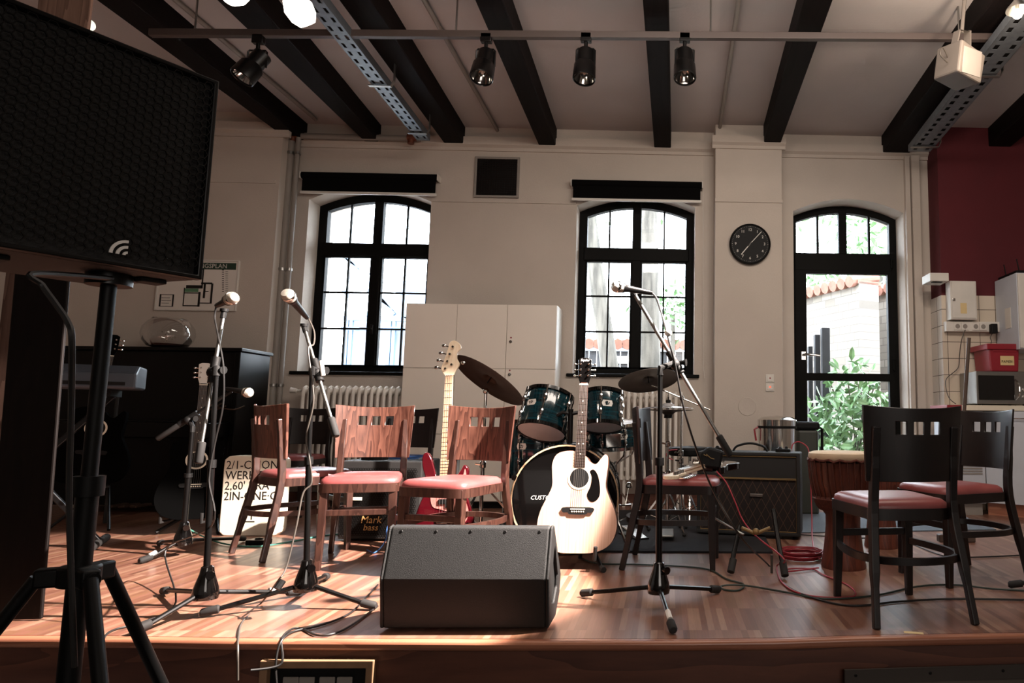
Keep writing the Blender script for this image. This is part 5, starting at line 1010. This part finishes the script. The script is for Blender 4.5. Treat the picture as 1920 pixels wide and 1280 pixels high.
# bass drum pedal
q = atZ(1185, 1005, .012); t = thing('drum_pedal', 'chrome and black pedal on the carpet right of the bass drum', 'pedal', (q.x, q.y, .012), .5)
b = MB(); b.box(-.045, .045, -.16, .13, 0, .012); b.build('base_plate', m_blkm, t, 0, bevel=.003); b = MB(); b.box(-.038, .038, -.15, .1, .03, .042, RX(.2)); b.build('footboard', m_chr, t, 0, bevel=.004)
for s in (-1, 1): b = MB(); b.tube([(s*.05, .11, 0), (s*.05, .11, .2)], .008, 8); b.build('post', m_chr, t)
b = MB(); b.tube([(-.05, .11, .19), (.05, .11, .19)], .006, 8); b.tube([(0, .11, .19), (-.02, .02, .33)], .005, 8); b.ball((-.02, .02, .33), (.022, .03, .022), 10); b.build('beater', m_chr, t)
q = Vector((.185, 5.42, .012)); t = thing('drum_throne', 'round black drum throne behind the guitar chair', 'stool', q)
b = MB(); b.lathe([(.15, .49), (.17, .50), (.172, .535), (.16, .553), (.0, .565)], 32); b.build('seat', m_blk, t); b = MB(); b.tube([(0, 0, .1), (0, 0, .49)], .016, 12); b.build('pole', m_chr, t); tripod(t, 0, .3, .18, .5)
# ================================================================ AMPLIFIERS AND BOX
A, B = atZ(1306, 1004), atZ(1501, 1013); u = (B-A).normalized(); W_ = (B-A).length; an = math.atan2(u.y, u.x); ht = .565; dp = .27
m_diam = bpy.data.materials.new('diamond_cloth'); m_diam.use_nodes = True; nt = m_diam.node_tree; N, L = nt.nodes, nt.links; bs = N['Principled BSDF']; bs.inputs['Roughness'].default_value = .8
tc = N.new('ShaderNodeTexCoord'); sp_ = N.new('ShaderNodeSeparateXYZ'); L.new(tc.outputs['Object'], sp_.inputs[0])
def mm(op, a, b_=None):
    q = N.new('ShaderNodeMath'); q.operation = op
    for i, v in enumerate((a, b_)):
        if v is None: continue
        if hasattr(v, 'links'): L.new(v, q.inputs[i])
        else: q.inputs[i].default_value = v
    return q.outputs[0]
xx = mm('DIVIDE', sp_.outputs[0], .058); zz = mm('DIVIDE', sp_.outputs[2], .105)
l1 = mm('FRACT', mm('ADD', xx, zz)); l2 = mm('FRACT', mm('SUBTRACT', xx, zz))
e = mm('MAXIMUM', mm('LESS_THAN', l1, .07), mm('LESS_THAN', l2, .07)); mx = N.new('ShaderNodeMix'); mx.data_type = 'RGBA'; L.new(e, mx.inputs[0]); mx.inputs[6].default_value = lin('#180d0a'); mx.inputs[7].default_value = lin('#4a3527'); L.new(mx.outputs[2], bs.inputs['Base Color'])
t = thing('guitar_amplifier', 'black combo amplifier with brown diamond cloth and gold piping', 'amplifier', (A.x, A.y, 0), an)
b = MB(); b.box(0, W_, .02, dp, .02, ht); b.build('cabinet', m_tol, t, 0, bevel=.012, seg=3)
b = MB(); b.ring([(0, .02), (W_, .02), (W_, ht), (0, ht)], [(.024, .044), (W_-.024, .044), (W_-.024, ht-.024), (.024, ht-.024)], 0, .03); b.build('front_rim', m_tol, t, 0, bevel=.006)
b = MB(); b.box(.02, W_-.02, .014, .02, .04, .385); b.build('grille_cloth', m_diam, t)
b = MB(); b.box(.02, W_-.02, .010, .02, .39, ht-.02); b.build('upper_panel', m_tol, t)
def piping(z0_, z1_): b = MB(); b.tube([(.026, .006, z0_), (W_-.026, .006, z0_), (W_-.026, .006, z1_), (.026, .006, z1_)], .0032, 6, True); return b.build('gold_piping', m_gold, t)
piping(.048, .387); piping(.393, ht-.028)
b = MB(); b.box(W_*.52, W_*.52+.085, .006, .014, .27, .29); b.build('emblem', m_steel, t, 0, bevel=.002)
b = MB(); b.tube(cr_spline([(W_/2-.12, dp/2, ht), (W_/2-.09, dp/2, ht+.035), (W_/2, dp/2, ht+.055), (W_/2+.09, dp/2, ht+.035), (W_/2+.12, dp/2, ht)], 5), .008, 8); b.build('handle', m_blk, t)
for x in (.04, W_-.04):
    for y in (.06, dp-.04): b = MB(); b.lathe([(.016, 0), (.018, .02)], 12, T(x, y, 0)); b.build('foot', m_rub, t)
    for y in (.05,): pass
for x, lab in ((.14, 'left'), (W_-.12, 'right')):
    b = MB(); b.box(-.05, .05, -.035, .035, 0, .022); b.ball((-.02, 0, .022), (.016, .016, .014), 10); b.ball((.022, 0, .022), (.012, .012, .02), 10); o = b.build('effect_pedal', m_blkm, None, 30, bevel=.003); M = T(A.x, A.y, ht+.0005) @ RZ(an) @ T(x, .12, 0); o.matrix_world = M; tag(o, 'small effect pedal on the %s end of the diamond cloth amplifier top' % lab, 'pedal', 'effect pedals on the amplifier')
# bass amp
A, B = atZ(634, 1018), atZ(786, 1018); Ya = 4.52; x0 = atY(634, 950, Ya).x; x1 = atY(787, 950, Ya).x; t = thing('bass_amplifier', 'black bass amplifier with perforated grille behind the second reddish chair', 'amplifier', (x0, Ya, 0)); w = x1-x0; ht = .50
b = MB(); b.box(0, w, .012, .36, .015, ht); b.build('cabinet', m_tol, t, 0, bevel=.008)
b = MB(); st = .0155; nr = int((ht-.08)/(st*.87)); nc = int((w-.03)/st)
for j in range(nr):
    for i in range(nc):
        x = .018+(i+.5*(j % 2))*st; z = .045+j*st*.87
        if x > w-.02: continue
        o6 = [(x+st*.577*math.cos(math.pi*k/3+math.pi/6), z+st*.577*math.sin(math.pi*k/3+math.pi/6)) for k in range(6)]; i6 = [(x+st*.36*math.cos(math.pi*k/3+math.pi/6), z+st*.36*math.sin(math.pi*k/3+math.pi/6)) for k in range(6)]
        n6 = len(b.v); b.v += [Vector((q[0], .0, q[1])) for q in o6+i6]
        for k in range(6): j6 = (k+1) % 6; b.f.append((n6+k, n6+j6, n6+6+j6, n6+6+k)); b.mi.append(0)
b.build('grille', mat('grille_steel', '#1a1918', .3, metal=.7), t, 0)
text('logo_top', 'Mark', .062, m_gtext, t, T(.21, -.004, .135) @ FRONT, shear=.15, ext=.002); text('logo_bottom', 'bass', .055, m_gtext, t, T(.21, -.004, .088) @ FRONT, shear=.15, ext=.002)
b = MB(); b.box(.085, .145, -.006, .004, .255, .275); b.build('model_plate', m_cream, t, bevel=.002)
for k in range(3):
    rr = .075+.012*k; b = MB(); b.tube([(x0+.33+rr*1.25*math.cos(i*.2618)+.01*k, Ya+.17+rr*.8*math.sin(i*.2618), ht+.008+.009*k) for i in range(24)], .004, 6, True)
    o = b.build('cable_coil', m_lcab, None); tag(o, 'blue cable coiled on top of the bass amplifier behind the second chair', 'cable', 'loops of blue cable on the bass amplifier')
b = MB(); b.box(0, .14, 0, .1, 0, .03); b.box(.02, .05, .02, .05, .03, .042); o = b.build('effect_unit', m_blkm, None, 0, bevel=.004); o.location = (x0+.08, Ya+.10, ht+.0005); tag(o, 'flat dark effect unit on the left of the bass amplifier top', 'pedal')
cable([(x0+.37, Ya-.03, .22), atY(726, 990, 4.33), atY(724, 1010, 4.28), atY(712, 1028, 4.2), atZ(700, 1036, .006), atZ(688, 1030, .006)], .004, 'blue cable hanging down before the bass amplifier to the floor', m_lcab)
b = MB(); b.box(-.06, .06, -.04, .04, 0, .03); b.ball((0, 0, .03), (.03, .02, .012), 8); o = b.build('effect_pedal', m_blkm, None, 0, bevel=.005); o.location = atZ(485, 1020, .0); tag(o, 'small grey pedal on the floor before the stencilled box', 'pedal')
# stencilled box
A, B = atZ(420, 1003), atZ(532, 1005); W_ = .385; cx = atY(472, 930, 4.72).x; Yb = 4.72; ht = .515
t = thing('stencilled_box', 'slim cream box with black stencilled lettering behind the leftmost chair', 'box', (cx, Yb, 0), .02)
o = sp2([(-W_/2, .05), (-W_/2+.015, .015), (-W_/2+.05, 0), (0, 0), (W_/2-.05, 0), (W_/2-.015, .015), (W_/2, .05), (W_/2, ht/2), (W_/2, ht-.05), (W_/2-.015, ht-.015), (W_/2-.05, ht), (0, ht), (-W_/2+.05, ht), (-W_/2+.015, ht-.015), (-W_/2, ht-.05), (-W_/2, ht/2)], 3)
b = MB(); b.prism(o, 0, .09); bx = b.build('body', m_cream, t, 40, bevel=.006)
for i, s in enumerate(('2/1-CAJON', 'WERK ERNE', '2,60\' KRA', '2IN-ONE\u00b7C')):
    tx = text('stencil_lettering', s, .077, m_ink, bx, T(-.182, -.0008, ht-.062-i*.067) @ FRONT @ RZ(.01), align='LEFT', ext=.0005)
    for v in tx.data.vertices: v.co.x = -.182+(v.co.x+.187)*.9
b = MB(); b.box(-.045, -.038, -.0012, 0, .105, .175); b.box(.005, .012, -.0012, 0, .105, .175); b.box(-.06, .03, -.0012, 0, .088, .096); b.build('stencil_mark', m_ink, bx, 0)
# ================================================================ DJEMBES
def djembe(x, y, s, label):
    t = thing('djembe', label, 'drum', (x, y, 0), group='wooden goblet drums'); h = .615*s
    pr = [(.117, 0), (.120, .01), (.105, .10), (.092, .22), (.093, .275), (.118, .31), (.148, .36), (.168, .44), (.174, .53), (.176, .56)]
    b = MB(); b.lathe([(r*s, z*s) for r, z in pr], 40); b.build('shell', m_djw, t)
    b = MB(); b.lathe([(.178*s, .572*s), (.184*s, .59*s), (.180*s, .608*s), (.16*s, h), (0, h+.002)], 40, None, False); b.build('skin', m_skin, t)
    for z in (.572,): b = MB(); b.tube([(.184*s*math.cos(a*.1571), .184*s*math.sin(a*.1571), z*s+.006*math.sin(a*2.5)) for a in range(40)], .0065, 6, True); b.build('ring', m_rope, t)
    b = MB()
    for k in range(30):
        a = k*math.pi/15; a2 = a+.10
        b.tube([(.185*s*math.cos(a), .185*s*math.sin(a), .575*s), (.177*s*math.cos(a+.03), .177*s*math.sin(a+.03), .48*s), (.157*s*math.cos(a2), .157*s*math.sin(a2), .37*s), (.142*s*math.cos(a2), .142*s*math.sin(a2), .325*s)], .0035, 5)
    b.build('rope', m_rope, t)
    b = MB(); b.lathe([(.128*s, .305*s), (.142*s, .32*s), (.162*s, .365*s), (.156*s, .38*s)], 36, None, False); b.build('woven_band', m_rope, t)
djembe(.965, 3.82, 1.0, 'wooden djembe with pale skin standing left of the front right chair')
djembe(1.36, 4.42, .9, 'second wooden djembe partly hidden behind the right chairs')
# ================================================================ BINS, MAT, KITCHEN
A = atY(1457, 780, 5.75); t = thing('pedal_bin', 'shiny chrome pedal bin behind the amplifier by the door', 'bin', (A.x, 5.75, 0)); r_ = .158; h = A.z
b = MB(); b.lathe([(r_, .03), (r_, h-.09)], 36); b.build('body', m_chr, t); b = MB(); b.lathe([(r_+.004, 0), (r_+.004, .035)], 36); b.build('base_ring', m_blk, t)
b = MB(); b.lathe([(r_+.003, h-.1), (r_+.005, h-.08)], 36); b.build('rim', m_blk, t); b = MB(); b.lathe([(r_+.002, h-.08), (r_+.004, h-.03), (r_*.8, h-.008), (0, h+.006)], 36); b.build('lid', m_chr, t); b = MB(); b.tube([(-r_-.003, -.02, h-.09), (-r_-.035, -.03, h-.11), (-r_-.02, -.03, h-.2)], .008, 8); b.build('handle', m_redp, t)
A = atY(1510, 790, 5.95); t = thing('waste_bin', 'dark waste bin with grey lid between the chrome bin and the door', 'bin', (A.x, 5.95, 0)); h = A.z
b = MB(); b.prism([(-.09, -.11), (.09, -.11), (.09, .11), (-.09, .11)], 0, h-.07, 'XY'); b.build('body', mat('grey_green_plastic', '#33362f', .5), t, 0, bevel=.02); b = MB(); b.prism([(-.1, -.12), (.1, -.12), (.1, .12), (-.1, .12)], h-.07, h, 'XY'); b.build('lid', m_blk, t, 0, bevel=.02)
b = MB(); b.tube([(.10, -.1, h-.05), (.12, -.1, h-.06), (.12, -.1, .1)], .012, 8); b.build('frame', m_blkm, t)
b = MB(); P = [atZ(1500, 962), atZ(1790, 962), atZ(1868, 994), atZ(1480, 1000)]; b.prism([(v.x, v.y) for v in P], 0, .008, 'XY'); tag(b.build('door_mat', m_mat, None, 0), 'grey blue ribbed mat on the floor behind the right djembe and chairs', 'mat')
# base cupboards, angled run
F0 = atZ(1851, 966); an = -.62
Mx = T(F0.x, F0.y, 0) @ RZ(an)
t = thing('base_cupboard', 'white kitchen base cupboard under the microwave at the right edge', 'cupboard', (F0.x, F0.y, 0), an); hc = .87
b = MB(); b.box(.0, 1.25, .05, .34, 0, .12); b.build('plinth', m_nose, t); b = MB(); b.box(0, 1.25, .02, .34, .12, hc); b.build('carcass', m_cabb, t, 0)
for i in range(2):
    b = MB(); b.box(.004+.6*i, .596+.6*i, 0, .02, .105, hc-.006); dd = b.build('door', m_cabb, t, 0, bevel=.002)
    b = MB(); b.tube([(.22+.6*i, 0, hc-.06), (.22+.6*i, -.03, hc-.06), (.40+.6*i, -.03, hc-.06), (.40+.6*i, 0, hc-.06)], .005, 8); b.build('handle', m_chr, dd); b = MB(); b.lathe([(.012, 0), (.011, .006)], 12, T(.36+.6*i, 0, hc-.14) @ RX(math.pi/2)); b.build('lock', m_chr, dd)
xq = atY(1779, 800, 5.85).x; xe = F0.x-.005
t = thing('dishwasher', 'white appliance with vent slots left of the base cupboard', 'appliance', (xq, 5.85, 0)); w = xe-xq
b = MB(); b.box(0, w, 0, .33, .10, .87); b.build('body', m_cabb, t, 0, bevel=.006); b = MB(); b.box(.02, w-.02, .04, .33, 0, .1); b.build('plinth', m_grey, t)
b = MB(); z0_ = .34
for k in range(4): b.box(.1, w-.03, -.006, .0, z0_+k*.022, z0_+.012+k*.022)
b.build('vent_slots', m_grey, t, 0)
q = atZ(1845, 962, 0)
t = thing('worktop', 'pale worktop with a red edge carrying the microwave', 'worktop', (xq-.03, 5.80, .875))
b = MB(); b.box(0, w*.42, 0, .38, 0, .045); b.build('red_edge_section', m_redp, t, 0, bevel=.004); b = MB(); b.box(w*.42+.0, 1.5, 0, .38, 0, .045); b.build('slab', m_cream, t, 0, bevel=.004)
Ym = 5.84; A, B = atY(1829, 691, Ym), atY(1912, 755, Ym); t = thing('microwave_oven', 'steel microwave oven with dark glass door on the kitchen worktop', 'microwave', (A.x, Ym, .921)); w = .47; hm = .29
b = MB(); b.box(0, w, .01, .33, .012, hm); b.build('case', m_steel, t, 0, bevel=.006); b = MB(); b.box(0, w, -.005, .012, .012, hm); fr = b.build('front_panel', m_steel, t, 0, bevel=.004)
b = MB(); b.box(.018, .33, -.010, -.004, .045, hm-.035); b.build('door_glass', m_blkg, t, 0, bevel=.008); b = MB(); b.tube(cr_spline([(.335, -.01, .05), (.35, -.04, .09), (.352, -.045, .13), (.35, -.04, .18), (.335, -.01, .22)], 4), .009, 8); b.build('handle', m_chr, t)
for z in (.07, .13): b = MB(); b.lathe([(.022, 0), (.02, .015)], 16, T(.415, -.005, z) @ RX(math.pi/2)); b.build('dial', m_chr, t)
for x in (.04, w-.04):
    for y in (.04, .29): b = MB(); b.lathe([(.012, 0), (.012, .013)], 10, T(x, y, 0)); b.build('foot', m_rub, t)
A = atY(1851, 640, 5.52); zc = .921+hm; t = thing('storage_crate', 'red plastic crate with a paper note standing on the microwave', 'crate', (atY(1856, 650, 5.86).x, 5.86, zc)); hc_ = .235
b = MB(); b.prism([(0, 0), (.245, 0), (.26, hc_), (-.015, hc_)], 0, .30); b.build('tub', m_redp, t, 0, bevel=.012)
b = MB(); b.ring([(-.035, -.02), (.285, -.02), (.285, .32), (-.035, .32)], [(-.01, .0), (.25, .0), (.25, .30), (-.01, .30)], hc_-.045, hc_+.005, 'XY'); b.build('rim', m_redp, t, 0, bevel=.006)
b = MB(); b.box(.085, .205, -.0045, -.003, .055, .135, RX(0)); nt_ = b.build('note', m_note, t, 0); text('note_lettering', 'PAPIER!', .031, m_ink, nt_, T(.145, -.006, .085) @ FRONT)
b = MB(); b.box(.02, .23, -.006, -.001, hc_-.065, hc_-.04); b.build('grip', m_redp, t, 0, bevel=.003)
# fuse box, socket rail, boxes on the tiles
Yk = KY-.01; A, B = atY(1781, 526, Yk-.11), atY(1833, 599, Yk-.11); t = thing('fuse_box', 'white fuse box mounted on the kitchen tiles', 'fuse box', (A.x, Yk-.11, B.z)); w, hh = B.x-A.x, A.z-B.z
b = MB(); b.box(0, w, .004, .108, 0, hh); b.build('case', m_wht2, t, 0, bevel=.004); b = MB(); b.box(.012, w-.014, -.004, .006, .012, hh-.012); d_ = b.build('door', m_wht2, t, 0, bevel=.002); b = MB(); b.box(.015, .04, -.014, -.003, hh*.47, hh*.47+.025); b.build('catch', m_chr, d_, bevel=.003); b = MB(); b.box(w*.36, w*.6, -.005, -.0035, hh*.15, hh*.42); b.build('sticker', m_note, d_, 0)
A, B = atY(1774, 602, Yk-.065), atY(1876, 622, Yk-.065); t = thing('socket_rail', 'white trunking with a row of wall sockets below the fuse box', 'socket', (A.x, Yk-.065, B.z)); w, hh = B.x-A.x, A.z-B.z
b = MB(); b.box(0, w, 0, .064, 0, hh); b.build('trunking', m_wht2, t, 0, bevel=.003)
for px in (1795, 1809, 1829, 1843):
    q = atY(px, 611, Yk-.065); x = q.x-A.x; b = MB(); b.box(x-.033, x+.033, -.008, 0, hh/2-.035, hh/2+.035); s_ = b.build('socket', m_wht2, t, 0, bevel=.003); b = MB(); b.lathe([(.021, 0), (.021, .003)], 20, T(x, -.006, hh/2) @ RX(math.pi/2)); b.build('socket_well', m_grey, s_)
q = atY(1859, 614, Yk-.065); x = q.x-A.x; b = MB(); b.box(x-.028, x+.028, -.065, -.0085, -.02, hh/2+.02); o = b.build('plug_adapter', m_blk, None, 0, bevel=.006); o.location = (A.x, Yk-.065, B.z); tag(o, 'black plug adapter in the rightmost kitchen socket', 'plug')
cable([q+Vector((0, -.04, -.04)), atY(1857, 632, Yk-.09), atY(1859, 640, Yk-.09), atY(1856, 650, Yk-.08)], .003, 'thin black lead under the plug adapter', m_bcab)
cable([atY(1810, 618, Yk-.07), atY(1805, 630, Yk-.08), atY(1801, 648, Yk-.06), atY(1799, 668, Yk-.05), atY(1796, 690, Yk-.03), atY(1776, 708, Yk-.05), atY(1773, 722, Yk-.06), atY(1779, 745, Yk-.1), atY(1792, 757, Yk-.15)], .004, 'grey lead looping down the tiles left of the microwave', m_ycab)
A, B = atY(1722, 513, 6.0), atY(1781, 527, 6.0); t = thing('emergency_light', 'white emergency light box on the corner above the kitchen tiles', 'lamp', (atY(1744, 520, 6.0).x, 6.0, B.z)); b = MB(); b.box(0, .17, 0, .20, 0, .075); b.build('housing', m_wht2, t, 0, bevel=.005); b = MB(); b.box(.03, .12, .02, .06, -.006, .0); b.build('lens', m_blk, t)
A, B = atY(1910, 511, 5.0), atY(1910, 700, 5.0); xk = atY(1909, 600, 5.79).x; t = thing('wall_cabinet', 'grey wall cabinet at the right edge beside the fuse box', 'cabinet', (xk, 5.79, .0)); zt = atY(1909, 511, 5.79).z
b = MB(); b.box(0, .55, 0, KY-5.805, 1.40, zt); b.build('body', m_cabb, t, 0, bevel=.004); b = MB(); b.box(.004, .546, -.02, 0, 1.41, zt-.01); b.build('door', m_wht2, t, 0, bevel=.003)
b = MB(); b.box(-.003, 0, .12, .22, 1.6, 1.78); b.build('paper_sheet', m_wht2, t, 0)
t = thing('wifi_router', 'black router with two aerials on top of the kitchen wall cabinet', 'router', (xk+.02, 5.82, zt)); b = MB(); b.box(0, .16, 0, .34, 0, .03); b.build('body', m_blk, t, 0, bevel=.005)
for y in (.05, .28): b = MB(); b.tube([(.05, y, .03), (.03, y, .14)], .005, 6); b.build('aerial', m_blk, t)
A, B = atY(1817, 633, 4.55), atY(1808, 790, 4.55); b = MB(); z1 = Vector((B.x-.06, 4.6, .03)); b.tube([A, z1], .012, 10); o = b.build('broom_handle', m_stick); tag(o, 'brown broom stick standing upright before the microwave', 'broom')
b = MB(); b.box(-.12, .12, -.03, .03, .0, .05); q = b.build('broom_head', m_stick, o, 0, bevel=.008); q.location = (z1.x, 4.6, 0)
q = atZ(1812, 950, 0); b = MB(); b.box(-.07, .07, -.05, .05, 0, .035); o = b.build('power_strip', m_wht2, None, 0, bevel=.006); o.location = (q.x, q.y, 0); tag(o, 'white socket strip lying on the floor before the kitchen appliance', 'socket strip')
# ================================================================ STAGE FRONT
A, B = atY(495, 1234, 2.58), atY(706, 1233, 2.58); zt = A.z-.0; t = thing('floor_socket_box', 'recess with pale wooden frame and sockets in the stage front', 'socket box', (A.x, 2.585, zt-.22)); w = B.x-A.x
b = MB(); b.ring([(0, 0), (w, 0), (w, .22), (0, .22)], [(.026, .026), (w-.026, .026), (w-.026, .194), (.026, .194)], -.03, .0); b.build('frame', mat('socket_frame_wood', '#8d6c50', .6, var=.15, vscale=20), t, 0, bevel=.003)
b = MB(); b.box(.02, w-.02, -.006, -.001, .02, .2); b.build('backing', m_blk, t, 0)
for i, x in enumerate((.10, .155, .225, .285)):
    b = MB(); b.box(x-.027, x+.027, -.014, -.006, .09, .16); s_ = b.build('socket', m_grey, t, 0, bevel=.004)
    b = MB()
    if i < 2: b.box(x-.014, x+.014, -.0155, -.0135, .115, .122)
    else: b.lathe([(.017, 0), (.017, .002)], 18, T(x, -.014, .122) @ RX(math.pi/2))
    b.build('socket_opening', m_blk, s_, 0)
A, B = atY(1586, 1253, 2.56), atY(1930, 1246, 2.56); an = math.atan2(.06, .75); t = thing('step_rail', 'dull metal angle rail fixed along the stage front at lower right', 'rail', (A.x, 2.60, A.z-.122), an)
b = MB(); b.box(0, .9, -.02, -.012, .06, .11); b.build('upper_flange', m_rail, t, 0); b = MB(); b.box(0, .9, -.06, -.012, .052, .06); b.build('ledge', m_rail, t, 0)
for x in (.04, .32, .6): b = MB(); b.lathe([(.006, 0), (.005, .003)], 10, T(x, -.02, .09) @ RX(math.pi/2)); b.build('screw', m_blk, t)
